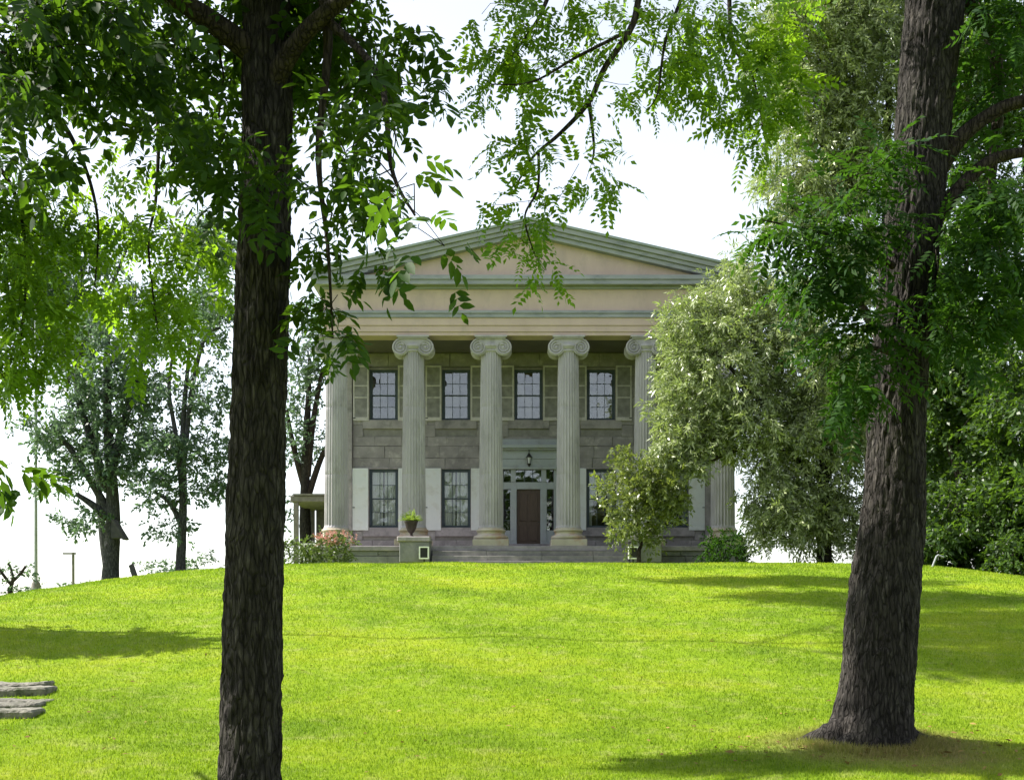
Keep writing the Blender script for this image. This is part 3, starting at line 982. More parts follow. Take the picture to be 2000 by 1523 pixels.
# urn planter on the left cheek block
ux, uy, uz = P(803, 1047, 48.35)
uz = 4.56
urn = empty('urn_planter', (ux, uy, uz), 'dark brown urn with bright fern on the left step pedestal', 'planter')
mb = MB(); mb.lathe([(0.15, 0.0), (0.16, 0.03), (0.07, 0.08), (0.06, 0.15), (0.14, 0.24), (0.21, 0.38), (0.25, 0.56), (0.29, 0.64), (0.29, 0.67), (0.24, 0.66), (0.2, 0.58)], (ux, uy, uz), 24)
mb.build('urn', M['urn'], urn, True)

# ------------------------------------------------------------------ foliage engine
def leaf_shape(n6=True):
    if n6:
        v = np.array([[0, 0, 0], [0.30, 0.23, 0.045], [0.66, 0.20, 0.03], [1, 0, -0.06], [0.66, -0.20, 0.03], [0.30, -0.23, 0.045]])
        f = [(0, 3, 2, 1), (0, 5, 4, 3)]
    else:
        v = np.array([[0, 0, 0], [0.42, 0.25, 0.04], [1, 0, -0.05], [0.42, -0.25, 0.04]])
        f = [(0, 3, 2, 1)]
    return v, f


def rot(ax, a):
    return np.array(Matrix.Rotation(a, 3, ax))


def tmpl_pinnate(r, pairs, leaflet, width=1.0, droop=0.3, n6=True, start=0.28):
    """compound leaf, rachis along +x of length 1"""
    lv, lf = leaf_shape(n6)
    vs_, fs_, rn = [], [], []
    def add(pos, yaw, pitch, roll, ln):
        m = rot('Z', yaw) @ rot('Y', pitch) @ rot('X', roll)
        v = (lv * np.array([1, width, 1]) * ln) @ m.T + pos
        n = len(vs_) * len(lv)
        fs_.extend([tuple(i + n for i in q) for q in lf])
        vs_.append(v); rn.append(np.full(len(lv), r.rand()))
    def rach(t): return np.array([t, 0.03 * math.sin(5 * t), -droop * t * t])
    for k in range(pairs):
        t = start + (1 - start) * k / pairs
        for s in (-1, 1):
            ln = leaflet * (0.75 + 0.35 * math.sin(math.pi * (0.25 + 0.6 * k / pairs))) * r.uniform(0.85, 1.15)
            add(rach(t + r.uniform(-.01, .01)), s * r.uniform(0.85, 1.25), r.uniform(0.05, 0.5), r.uniform(-.35, .35), ln)
    add(rach(1.0), r.uniform(-.2, .2), 0.4 + droop, 0, leaflet)
    # rachis as a thin blade
    n = sum(len(a) for a in vs_)
    V = np.concatenate(vs_)
    return V, np.array(fs_), np.concatenate(rn)


def tmpl_twig(r, n, leaf, width=1.0, spread=0.9, n6=False, droop=0.25):
    lv, lf = leaf_shape(n6)
    vs_, fs_, rn = [], [], []
    for k in range(n):
        t = (k + 0.5) / n
        a = k * 2.4 + r.uniform(-.5, .5)
        m = rot('X', a) @ rot('Z', r.uniform(0.4, 1.0) * spread) @ rot('X', r.uniform(-1.2, 1.2)) @ rot('Y', r.uniform(-.4, .4))
        ln = leaf * r.uniform(0.7, 1.25)
        off = np.array([t, 0, 0]) + r.normal(0, 0.06, 3)
        v = (lv * np.array([1, width, 1]) * ln) @ m.T + off
        v[:, 2] -= droop * np.clip(v[:, 0], 0, None) ** 2
        c = len(vs_) * len(lv)
        fs_.extend([tuple(i + c for i in q) for q in lf])
        vs_.append(v); rn.append(np.full(len(lv), r.rand()))
    return np.concatenate(vs_), np.array(fs_), np.concatenate(rn)


def frames(D, rng, rolljit):
    D = D / np.linalg.norm(D, axis=1, keepdims=True)
    up = np.array([0, 0, 1.0]) + rng.normal(0, rolljit, D.shape)
    Yv = np.cross(up, D)
    Yv /= np.linalg.norm(Yv, axis=1, keepdims=True) + 1e-9
    Zv = np.cross(D, Yv)
    return np.stack([D, Yv, Zv], -1)


def scatter(name, pos, D, size, tmpls, mat, rng, rolljit=0.5, tone=0.0):
    Rm = frames(D, rng, rolljit)
    VV, FF, RN = [], [], []
    base = 0
    which = rng.randint(0, len(tmpls), len(pos))
    treetone = rng.rand(len(pos))
    for i, (tv, tf, tr_) in enumerate(tmpls):
        s = np.where(which == i)[0]
        if len(s) == 0: continue
        v = np.einsum('nij,vj->nvi', Rm[s], tv) * size[s][:, None, None] + pos[s][:, None, :]
        f = tf[None] + (np.arange(len(s)) * len(tv))[:, None, None] + base
        VV.append(v.reshape(-1, 3)); FF.append(f.reshape(-1))
        RN.append(np.clip(tr_[None] * 0.65 + treetone[s][:, None] * 0.35 + tone, 0, 1).reshape(-1))
        base += v.shape[0] * v.shape[1]
    return raw_mesh(name, np.concatenate(VV), np.concatenate(FF), 4, mat, np.concatenate(RN))


def sample_blob(c, r, n, rng, shell=0.35):
    d = rng.normal(size=(n, 3)); d /= np.linalg.norm(d, axis=1, keepdims=True)
    q = (shell + (1 - shell) * rng.rand(n)) ** (1 / 2.2)
    q *= 1 + 0.18 * rng.normal(size=n)
    return np.array(c) + d * q[:, None] * np.array(r)


def grow(skel, attr, rng, step=0.35, wob=0.10, arch=0.06):
    """skel: list of (pos, parent) ; joins each attractor to the nearest grown wood. Returns pos, parent, tips."""
    N0 = len(skel)
    cap = N0 + 1
    est = len(attr) * 14 + N0 + 100
    pos = np.empty((est, 3)); par = np.full(est, -1, int)
    for i, (p, q) in enumerate(skel): pos[i] = p; par[i] = q
    n = N0
    d0 = np.min(np.linalg.norm(attr[:, None, :] - pos[None, :n], axis=2), axis=1)
    order = np.argsort(d0 + rng.rand(len(attr)) * 0.3 * step)
    tips = np.zeros(len(attr), int); tdir = np.zeros((len(attr), 3))
    for ai in order:
        a = attr[ai]
        dd = pos[:n] - a
        dist = np.sqrt((dd * dd).sum(1))
        # prefer joining lower / behind so that twigs point outwards
        j = int(np.argmin(dist + 0.25 * np.maximum(dd[:, 2], 0)))
        k = max(1, int(math.ceil(dist[j] / step)))
        if n + k + 1 > est:
            pos = np.concatenate([pos, np.empty((est, 3))]); par = np.concatenate([par, np.full(est, -1, int)]); est *= 2
        p0 = pos[j].copy(); prev = j
        ln = dist[j]
        for t in range(1, k + 1):
            u = t / k
            p = p0 + (a - p0) * u
            if t < k: p = p + rng.normal(0, wob * min(step, ln / k), 3) + np.array([0, 0, arch * ln * 4 * u * (1 - u)])
            pos[n] = p; par[n] = prev; prev = n; n += 1
        tips[ai] = prev
        v = pos[prev] - pos[par[prev]]
        tdir[ai] = v / (np.linalg.norm(v) + 1e-9)
    return pos[:n], par[:n], tips, tdir


def wood_mesh(name, pos, par, N0, tipr, expo, mat, maxr=0.12, kmin=3):
    n = len(pos)
    w = np.zeros(n)
    kids = [[] for _ in range(n)]
    for i in range(n - 1, N0 - 1, -1):
        if w[i] == 0: w[i] = 1
        if par[i] >= N0: w[par[i]] += w[i]
        kids[par[i]].append(i)
    rad = np.minimum(tipr * np.maximum(w, 1) ** expo, maxr)
    used = np.zeros(n, bool)
    V, Fq = [], []
    base = 0
    for s in range(N0, n):
        if par[s] >= N0:
            sib = kids[par[s]]
            if max(sib, key=lambda q: w[q]) == s: continue     # continues its parent's chain
        ch = [s]
        while True:
            k = kids[ch[-1]]
            if not k: break
            ch.append(max(k, key=lambda q: w[q]))
        p = np.vstack([pos[par[s]], pos[ch]])
        rr = np.concatenate([[min(rad[s] * 1.15, maxr)], rad[ch]])
        K = 3 if rr[0] < 0.012 else (5 if rr[0] < 0.03 else 7)
        T = np.gradient(p, axis=0); T /= np.linalg.norm(T, axis=1, keepdims=True) + 1e-9
        A = np.cross(T, [0.21, 0.35, 0.91]); A /= np.linalg.norm(A, axis=1, keepdims=True) + 1e-9
        B = np.cross(T, A)
        an = 2 * math.pi * np.arange(K) / K
        v = p[:, None] + (A[:, None] * np.cos(an)[None, :, None] + B[:, None] * np.sin(an)[None, :, None]) * rr[:, None, None]
        m_ = len(p)
        ii = np.arange(m_ - 1)[:, None] * K; jj = np.arange(K)[None]; j2 = (jj + 1) % K
        f = np.stack([ii + jj, ii + K + jj, ii + K + j2, ii + j2], -1).reshape(-1, 4) + base
        V.append(v.reshape(-1, 3)); Fq.append(f.reshape(-1)); base += m_ * K
    if not V: return None
    me = raw_mesh(name, np.concatenate(V), np.concatenate(Fq), 4, mat)
    me.polygons.foreach_set('use_smooth', [True] * len(me.polygons))
    return me


def spline(ctrl, n):
    c = np.array(ctrl, float)
    m_ = len(c)
    t = np.linspace(0, m_ - 1, n)
    i = np.clip(t.astype(int), 0, m_ - 2); u = (t - i)[:, None]
    p0, p1, p2, p3 = c[np.clip(i - 1, 0, m_ - 1)], c[i], c[i + 1], c[np.clip(i + 2, 0, m_ - 1)]
    return 0.5 * (2 * p1 + (p2 - p0) * u + (2 * p0 - 5 * p1 + 4 * p2 - p3) * u ** 2 + (3 * p1 - p0 - 3 * p2 + p3) * u ** 3)


def vnoise(rng, a, z, na, nz_):
    """value noise periodic in a (0..1); z in cells"""
    G = rng.rand(nz_ + 3, na)
    x = (a % 1.0) * na; i = np.floor(x).astype(int); fx = x - i; fx = fx * fx * (3 - 2 * fx)
    zc_ = np.clip(z, 0, nz_ + 0.999); j = np.floor(zc_).astype(int); fz = zc_ - j; fz = fz * fz * (3 - 2 * fz)
    i0, i1 = i % na, (i + 1) % na
    return (G[j, i0] * (1 - fx) + G[j, i1] * fx) * (1 - fz) + (G[j + 1, i0] * (1 - fx) + G[j + 1, i1] * fx) * fz


def trunk_mesh(name, ctrl, mat, rng, seg=64, dz=0.05, amp=0.02, cells=26, flare=None):
    """ctrl rows (x,y,z,r). Furrowed bark as displaced rings."""
    L = sum(np.linalg.norm(np.array(ctrl[i + 1][:3]) - np.array(ctrl[i][:3])) for i in range(len(ctrl) - 1))
    n = max(8, int(L / dz))
    c = spline(ctrl, n * 6)
    al = np.concatenate([[0], np.cumsum(np.linalg.norm(np.diff(c[:, :3], axis=0), axis=1))])
    c = np.stack([np.interp(np.linspace(0, al[-1], n), al, c[:, k]) for k in range(4)], -1)
    p, r = c[:, :3], c[:, 3]
    T = np.gradient(p, axis=0); T /= np.linalg.norm(T, axis=1, keepdims=True)
    A = np.cross(T, [0.0, 1.0, 0.05]); A /= np.linalg.norm(A, axis=1, keepdims=True)
    if flare is not None: A[:] = (-1, 0, 0); T[:] = (0, 0, 1)      # level rings keep the root flare clean
    B = np.cross(T, A)
    an = np.arange(seg) / seg
    s = np.linspace(0, L, n)
    AA, SS = np.meshgrid(an, s)
    warp = 0.05 * (vnoise(rng, AA, SS * 2.2, 7, int(L * 2.2) + 2) - 0.5) + 0.03 * (vnoise(rng, AA, SS * 5, 13, int(L * 5) + 2) - 0.5)
    ridg = 1 - np.abs(2 * vnoise(rng, AA + warp, SS * 2.4, cells, int(L * 2.4) + 2) - 1)
    ridg = 0.6 * ridg ** 1.6 + 0.55 * (1 - np.abs(2 * vnoise(rng, AA + warp * 0.6, SS * 6.5, int(cells * 1.7), int(L * 6.5) + 2) - 1)) ** 1.5
    fine = vnoise(rng, AA + warp, SS * 14, cells * 2, int(L * 14) + 2)
    lump = vnoise(rng, AA, SS * 0.9, 5, int(L * 0.9) + 2) - 0.5
    rr = r[:, None] * (1 + 0.12 * lump) + amp * (ridg - 0.55) + amp * 0.6 * (fine - 0.5)
    if flare is not None:
        fh, fa = flare
        k = np.exp(-s / fh)[:, None]
        lob = 0.45 + 0.30 * np.cos(AA * 2 * math.pi * 5) + 0.25 * np.cos(AA * 2 * math.pi)
        rr = rr + fa * k * lob
    v = p[:, None] + (A[:, None] * np.cos(2 * math.pi * an)[None, :, None] + B[:, None] * np.sin(2 * math.pi * an)[None, :, None]) * rr[:, :, None]
    ii = np.arange(n - 1)[:, None] * seg; jj = np.arange(seg)[None]; j2 = (jj + 1) % seg
    f = np.stack([ii + jj, ii + j2, ii + seg + j2, ii + seg + jj], -1).reshape(-1)
    me = raw_mesh(name, v.reshape(-1, 3), f, 4, mat)
    me.polygons.foreach_set('use_smooth', [True] * len(me.polygons))
    return me


def simple_limb(mb, ctrl, k=9, n=14):
    c = spline(ctrl, n)
    mb.tube([tuple(q[:3]) for q in c], [max(q[3], 0.004) for q in c], k)


def blobs_to_attr(blobs, dens, rng, shell=0.35):
    out = []
    for (px, py, Yd, rx, ry, rd, *dm) in blobs:
        c = P(px, py, Yd); a = rx / F * Yd; b2 = ry / F * Yd
        n = max(3, int(dens * (dm[0] if dm else 1) * math.pi * a * b2))
        out.append(sample_blob(c, (a, rd, b2), n, rng, shell))
    return np.concatenate(out)


def tree(name, label, trunk, limbs, attr, tmpls, leafm, size, per, bark, seed, seg=64, amp=0.02, cells=26, flare=None,
         step=0.35, tipr=0.004, expo=0.42, maxr=0.1, spread=0.8, droop=0.35, rolljit=0.5, twig=None, group=None, cat='tree', tone=0.0, dz=0.05, jit=0.12):
    rng = np.random.RandomState(seed)
    b0 = trunk[0]
    root = empty(name, (b0[0], b0[1], b0[2]), label, cat, group)
    me = trunk_mesh('trunk', trunk, bark, rng, seg, dz, amp, cells, flare)
    put('trunk', me, root)
    sk = []
    def add_path(ctrl, n):
        c = spline(ctrl, n)
        st = len(sk)
        for i, q in enumerate(c): sk.append((q[:3], st + i - 1 if i else -1))
    tl = trunk[len(trunk) // 3:]
    add_path(tl, 24)
    for lb in limbs:
        add_path(lb, max(8, int(8 * len(lb) / 2)))
        mb = MB(); simple_limb(mb, lb, 10, 6 * len(lb))
        mb.build('limb', twig or bark, root, True)
    pos, par, tips, tdir = grow(sk, attr, rng, step)
    par = par.copy()
    wm = wood_mesh('branches', pos, par, len(sk), tipr, expo, twig or bark, maxr)
    if wm: put('branches', wm, root)['kind'] = 'stuff'
    # leaves
    n = len(attr)
    pp = np.repeat(pos[tips], per, axis=0) + rng.normal(0, jit, (n * per, 3)) * 0.5
    dd = np.repeat(tdir, per, axis=0) * 0.7 + rng.normal(0, spread, (n * per, 3)) * np.array([1, 1, 0.6]) + np.array([0, 0, -droop])
    sz = size * rng.uniform(0.55, 1.4, n * per)
    lm = scatter('crown', pp, dd, sz, tmpls, leafm, rng, rolljit, tone)
    o = put('crown', lm, root); o['kind'] = 'stuff'
    return root


rt = np.random.RandomState(3)
T_HICK = [tmpl_pinnate(rt, 3, rt.uniform(0.36, 0.5), rt.uniform(0.75, 1.1), rt.uniform(0.1, 0.6), True, 0.38) for _ in range(10)]
T_LOC = [tmpl_pinnate(rt, 7, rt.uniform(0.19, 0.25), rt.uniform(0.9, 1.15), rt.uniform(0.15, 0.55), False, 0.15) for _ in range(7)]
T_AIL = [tmpl_pinnate(rt, 7, 0.24, rt.uniform(0.7, 0.95), rt.uniform(0.15, 0.4), False, 0.2) for _ in range(6)]
T_TW = [tmpl_twig(rt, 14, 0.30, 0.9) for _ in range(5)]
T_TWN = [tmpl_twig(rt, 16, 0.34, 0.55, 1.0, False, 0.35) for _ in range(5)]
T_TWS = [tmpl_twig(rt, 10, 0.34, 1.1) for _ in range(5)]


def gz1(x, y): return float(terr(x, y))


# --- left foreground tree
def px2(px, py, Y, r): q = P(px, py, Y); return (q[0], q[1], q[2], r)
Yl = 9.5
g = gz1(-2.12, Yl)
tr1 = [(-2.13, Yl, g - 0.15, 0.27), (-2.12, Yl, g + 0.2, 0.245), px2(490, 1450, Yl, 0.232), px2(494, 1250, Yl, 0.226), px2(499, 1050, Yl, 0.221), px2(503, 850, Yl, 0.214),
       px2(510, 600, Yl, 0.205), px2(518, 350, Yl, 0.197), px2(520, 100, Yl, 0.188), px2(518, -150, Yl, 0.18), px2(525, -400, Yl + 0.1, 0.16), px2(515, -700, Yl + 0.2, 0.13), px2(530, -1100, Yl + 0.3, 0.08), px2(530, -1500, Yl + 0.3, 0.03)]
B1 = [(650, 130, 9.9, 140, 140, 0.5, 1.0), (710, 260, 8.2, 75, 110, 0.5, 0.85), (700, 350, 8.0, 75, 80, 0.4, 0.8), (800, 400, 7.4, 55, 60, 0.3, 0.5), (855, 455, 7.0, 40, 32, 0.2, 0.5),
      (485, 325, 8.4, 85, 62, 0.35, 1.4), (395, 170, 9.9, 120, 130, 0.5, 1.1), (540, 40, 10.1, 120, 80, 0.3, 0.9), (330, 270, 8.6, 70, 70, 0.4, 0.8), (150, 90, 8.2, 170, 100, 0.6, 1.7), (45, 225, 7.4, 70, 75, 0.4, 1.8),
      (250, 40, 8.8, 150, 70, 0.6), (620, 460, 9.2, 50, 80, 0.4, 0.7), (720, 490, 8.4, 45, 60, 0.3, 0.45), (640, 640, 9.2, 40, 90, 0.3, 0.9), (680, 690, 8.8, 25, 35, 0.2, 0.8), (40, 60, 7.6, 90, 100, 0.5, 1.6),
      (800, 110, 8.8, 70, 80, 0.4, 0.7), (440, 340, 9.0, 40, 60, 0.3, 0.8),
      # crown above the frame
      (550, -180, 9.2, 330, 160, 1.2, 0.8), (150, -200, 9.0, 300, 160, 1.2, 0.8), (550, -500, 9.6, 420, 200, 1.6, 0.5), (150, -500, 9.5, 300, 180, 1.4, 0.5), (520, -900, 9.8, 400, 220, 1.6, 0.4), (520, -1250, 9.8, 260, 180, 1.2, 0.4)]
rr_ = np.random.RandomState(11)
A1 = blobs_to_attr(B1, 72, rr_)
# far side of the crown, whose shadow reaches the bottom right of the lawn
lim1 = [[px2(515, -60, Yl, 0.08), px2(590, -120, 9.3, 0.06), px2(640, 60, 9.3, 0.04), px2(622, 300, 9.3, 0.026), px2(640, 480, 9.2, 0.016), px2(650, 660, 9.1, 0.007)],
        [px2(640, 40, 9.2, 0.035), px2(740, 150, 8.8, 0.025), px2(765, 330, 8.2, 0.016), px2(810, 420, 7.6, 0.008)],
        [px2(512, 200, Yl, 0.10), px2(600, 60, 9.2, 0.07), px2(760, -60, 8.9, 0.05), px2(900, -120, 8.6, 0.03)],
        [px2(515, 120, Yl, 0.11), px2(380, 20, 9.2, 0.08), px2(220, -60, 8.8, 0.055), px2(60, -80, 8.2, 0.03)],
        [px2(515, -100, Yl, 0.11), (-2.4, 11.5, 7.6, 0.08), (-2.6, 13.2, 9.0, 0.05), (-1.0, 13.4, 9.8, 0.03)],
        [px2(515, -300, Yl, 0.09), px2(700, -520, 9.5, 0.05), px2(850, -600, 9.6, 0.03)],
        [px2(515, -350, Yl, 0.09), px2(300, -500, 9.5, 0.05), px2(100, -560, 9.4, 0.03)]]
tree('hickory_tree', 'dark straight trunk at left foreground with big drooping compound leaves', tr1, lim1, A1, T_HICK, L_HICK, 0.215, 3, BARK, 21, seg=150, amp=0.030, cells=30,
     step=0.25, tipr=0.0035, expo=0.42, maxr=0.07, spread=0.55, droop=0.55, rolljit=0.45, twig=TWIG, dz=0.034)

# --- left tree out of frame whose yellow-green sprays hang into the picture
g = gz1(-6.8, 10.7)
tr2 = [(-6.8, 10.7, g - 0.2, 0.32), (-6.75, 10.7, g + 1.5, 0.25), (-7.0, 10.6, g + 4, 0.22), (-6.9, 10.5, g + 7, 0.17), (-6.9, 10.5, g + 10, 0.08)]
B2 = [(50, 380, 10.1, 80, 50, 0.4), (30, 470, 10.1, 60, 60, 0.4), (60, 560, 9.9, 60, 70, 0.4), (40, 690, 9.7, 60, 60, 0.3), (20, 620, 9.9, 40, 80, 0.3), (100, 460, 10.1, 60, 60, 0.4), (180, 420, 10.3, 60, 40, 0.4),
      (180, 540, 10.3, 30, 70, 0.3, 0.9), (250, 440, 10.5, 50, 40, 0.3), (310, 470, 10.3, 60, 60, 0.4), (300, 580, 10.1, 50, 60, 0.3, 1.1), (310, 680, 9.9, 35, 55, 0.3, 1.1), (340, 610, 10.1, 40, 40, 0.3),
      (410, 450, 10.3, 40, 70, 0.3, 0.7), (420, 540, 10.5, 30, 50, 0.3, 0.6), (220, 600, 10.5, 25, 40, 0.2, 0.6), (130, 620, 10.3, 22, 60, 0.2, 0.6), (250, 300, 10.5, 50, 40, 0.3, 0.5), (120, 330, 10.5, 50, 30, 0.3, 0.6),
      (25, 420, 10.0, 50, 70, 0.4), (15, 540, 9.9, 40, 80, 0.35), (30, 720, 9.7, 50, 50, 0.3), (80, 640, 9.9, 40, 50, 0.3, 0.9), (-150, 300, 9.7, 150, 150, 0.5, 0.9), (-300, 100, 9.6, 250, 200, 0.6, 0.6), (-450, -150, 9.6, 300, 200, 0.7, 0.5), (-150, -100, 9.6, 200, 150, 0.5, 0.5)]
A2 = blobs_to_attr(B2, 62, np.random.RandomState(12))
lim2 = [[(-6.95, 10.6, 6.2, 0.0630), px2(-80, 120, 10.5, 0.0420), px2(80, 200, 10.4, 0.0280), px2(150, 290, 10.4, 0.0196), px2(190, 420, 10.3, 0.0126), px2(185, 560, 10.3, 0.0056)],
        [(-6.9, 10.5, 7.0, 0.0560), px2(0, 20, 10.6, 0.0385), px2(200, 80, 10.5, 0.0280), px2(300, 200, 10.4, 0.0196), px2(305, 380, 10.3, 0.0140), px2(290, 480, 10.3, 0.0105), px2(310, 660, 10.0, 0.0049)],
        [(-7.0, 10.6, 5.6, 0.0560), px2(-150, 250, 10.4, 0.0350), px2(0, 330, 10.2, 0.0210), px2(50, 480, 10.0, 0.0126), px2(40, 680, 9.8, 0.0056)]]
rr_ = np.random.RandomState(18)
A2 = np.concatenate([A2] + [sample_blob((xx, 12.6 + 0.05 * k, 9.6), (1.2, 0.6, 0.6), 260, rr_, 0.2) for k, xx in enumerate((-6.0, -4.7, -3.4))])
lim2.append([(-6.5, 10.5, 8.0, 0.07), (-5.8, 11.8, 9.0, 0.05), (-4.8, 12.6, 9.5, 0.03), (-3.4, 12.7, 9.6, 0.015)])
loc_tree = tree('locust_tree', 'tree beyond left edge whose yellow-green feathery sprays hang into view', tr2, lim2, A2, T_LOC, L_LOC, 0.26, 4, BARK, 22, seg=64, amp=0.02, step=0.22, tipr=0.0028, expo=0.42, maxr=0.045,
     spread=0.5, droop=0.75, rolljit=0.5, twig=TWIG, dz=0.06)

# --- right foreground tree
Yr = 12.5
g = gz1(3.83, Yr)
tr3 = [(3.79, Yr, g - 0.20, 0.40), (3.81, Yr, g + 0.10, 0.395), px2(1706, 1380, Yr, 0.385), px2(1714, 1300, Yr, 0.375), px2(1724, 1180, Yr, 0.355), px2(1745, 1000, Yr, 0.305), px2(1752, 800, Yr, 0.288),
       px2(1767, 600, Yr, 0.284), px2(1787, 400, Yr, 0.280), px2(1806, 200, Yr, 0.280), px2(1826, 0, Yr, 0.295), px2(1850, -200, Yr, 0.25), px2(1900, -500, Yr + .2, 0.2), px2(1920, -900, Yr + .2, 0.12), px2(1940, -1300, Yr + .3, 0.04)]
lim3 = [[px2(1830, 330, Yr, 0.12), px2(1880, 265, 12.4, 0.085), px2(1960, 210, 12.3, 0.07), px2(2060, 180, 12.2, 0.06), px2(2200, 100, 12, 0.03)],
        [px2(1815, 440, Yr, 0.10), px2(1900, 340, 12.4, 0.07), px2(1960, 305, 12.4, 0.06), px2(2050, 290, 12.4, 0.045), px2(2200, 250, 12.3, 0.02)],
        [px2(1850, -40, Yr, 0.11), px2(1930, 60, 12.8, 0.08), px2(1950, 180, 12.9, 0.07), px2(1940, 320, 12.9, 0.05), px2(1930, 430, 12.9, 0.02)],
        [px2(1840, -150, Yr, 0.13), px2(1600, -330, 11.2, 0.10), px2(1380, -260, 10.0, 0.07), px2(1262, -40, 9.5, 0.032), px2(1235, 50, 9.4, 0.027), px2(1180, 135, 9.4, 0.023), px2(1150, 200, 9.4, 0.020), px2(1095, 260, 9.4, 0.016),
         px2(1040, 308, 9.3, 0.011), px2(1010, 360, 9.3, 0.007)],
        [px2(1150, 195, 9.4, 0.018), px2(1160, 285, 9.3, 0.010), px2(1155, 320, 9.3, 0.006)],
        [px2(1052, 300, 9.3, 0.012), px2(1050, 370, 9.2, 0.010), px2(1025, 425, 9.1, 0.008), px2(1045, 500, 9.1, 0.004)],
        [px2(1230, 60, 9.4, 0.016), px2(1130, 110, 9.3, 0.012), px2(1040, 160, 9.2, 0.008), px2(960, 165, 9.2, 0.005)],
        [px2(1380, -260, 10.0, 0.05), px2(1420, -60, 10.2, 0.024), px2(1430, 80, 10.2, 0.017), px2(1470, 150, 10.2, 0.011), px2(1490, 250, 10.1, 0.006)],
        [px2(1360, -240, 9.9, 0.04), px2(1340, -40, 9.8, 0.019), px2(1300, 80, 9.7, 0.013), px2(1285, 180, 9.6, 0.007), px2(1265, 215, 9.6, 0.005)],
        [px2(1300, -180, 9.7, 0.04), px2(1110, -60, 9.5, 0.024), px2(1050, 40, 9.4, 0.014), px2(1000, 110, 9.3, 0.007)],
        [px2(1745, 520, 12.2, 0.04), px2(1660, 470, 11.9, 0.025), px2(1560, 445, 11.7, 0.015), px2(1490, 430, 11.6, 0.006)],
        [px2(1740, 690, 12.2, 0.03), px2(1690, 680, 11.8, 0.02), px2(1640, 720, 11.6, 0.01)]]
B3 = [(990, 70, 9.4, 80, 80, 0.4), (1090, 40, 9.4, 110, 60, 0.4), (970, 170, 9.2, 50, 35, 0.25, 0.9), (1040, 130, 9.3, 70, 50, 0.3, 0.9), (1170, 110, 9.4, 60, 60, 0.3, 0.9), (1060, 195, 9.2, 50, 28, 0.25, 0.8), (1150, 210, 9.3, 40, 30, 0.2, 0.6),
      (1170, 330, 9.2, 45, 40, 0.25, 1.0), (1130, 360, 9.2, 50, 35, 0.25, 0.8), (1000, 300, 9.2, 45, 25, 0.2, 0.8), (1050, 290, 9.2, 40, 40, 0.2, 0.8), (990, 390, 9.1, 60, 22, 0.2, 0.6), (1040, 420, 9.1, 60, 35, 0.25, 0.9), (1030, 470, 9.1, 60, 35, 0.25, 1.2), (1062, 515, 9.1, 18, 18, 0.1, 0.9),
      (1290, 60, 9.7, 80, 70, 0.4, 1.2), (1260, 170, 9.6, 40, 40, 0.25, 0.9), (1340, 130, 9.8, 55, 70, 0.3, 1.1), (1420, 80, 10.1, 70, 90, 0.4, 1.6), (1460, 190, 10.1, 50, 70, 0.3, 1.5), (1500, 120, 10.2, 55, 90, 0.4, 1.6), (1395, 215, 9.9, 45, 45, 0.25, 1.1), (1485, 275, 10.1, 38, 42, 0.2, 1.3), (1540, 200, 10.3, 40, 60, 0.3, 1.2), (1540, 30, 10.4, 60, 60, 0.4, 0.9)]
A3 = blobs_to_attr(B3, 46, np.random.RandomState(13))
B3b = [(1560, 445, 11.7, 80, 45, 0.35), (1640, 490, 11.7, 80, 50, 0.4, 1.1), (1590, 530, 11.6, 60, 40, 0.3), (1690, 420, 11.7, 60, 50, 0.3), (1730, 310, 11.7, 45, 45, 0.25, 0.8), (1660, 360, 11.8, 60, 30, 0.3, 0.7), (1650, 640, 11.6, 55, 60, 0.35), (1690, 720, 11.6, 50, 50, 0.3, 1.0),
       (1640, 780, 11.6, 30, 40, 0.2, 0.7), (1745, 610, 11.8, 45, 60, 0.2, 0.4), (1715, 670, 11.6, 40, 45, 0.2, 0.8), (1790, 530, 13.1, 60, 50, 0.2, 0.9), (1830, 620, 13.1, 50, 60, 0.25, 1.0), (1880, 500, 12, 60, 60, 0.4), (1930, 390, 12.2, 60, 60, 0.4, 0.8), (1890, 620, 12, 70, 60, 0.4), (1960, 560, 12.2, 60, 80, 0.5),
       (1900, 420, 12.3, 60, 60, 0.4, 0.8), (1970, 100, 12.5, 60, 90, 0.5, 0.9), (1900, 200, 12.8, 40, 50, 0.4, 0.8), (1960, 300, 12.6, 50, 40, 0.4, 0.7), (1940, 20, 12.5, 60, 50, 0.5), (1650, 570, 11.7, 50, 40, 0.3)]
A3 = np.concatenate([A3])
B3c = [(1900, -250, 12.5, 350, 180, 1.6, 0.8), (1500, -260, 11.5, 300, 140, 1.3, 0.9), (1950, -650, 12.6, 420, 220, 1.8, 0.5), (1950, -1050, 12.6, 330, 200, 1.5, 0.35), (2250, 0, 12.3, 180, 160, 1.2, 0.4), (1250, -150, 9.6, 200, 90, 0.7, 0.5)]
rr_ = np.random.RandomState(14)
A3b = blobs_to_attr(B3b, 64, rr_)
right_tree = tree('walnut_tree', 'leaning furrowed trunk at right foreground with flared root base', tr3, lim3, np.concatenate([A3, blobs_to_attr(B3c, 14, rr_)]), T_LOC, L_LOC, 0.24, 4, BARK, 23, seg=180, amp=0.034, cells=38, flare=(0.24, 0.26),
     step=0.22, tipr=0.0026, expo=0.42, maxr=0.05, spread=0.55, droop=0.5, rolljit=0.5, twig=TWIG, dz=0.034)
rgr = np.random.RandomState(5)
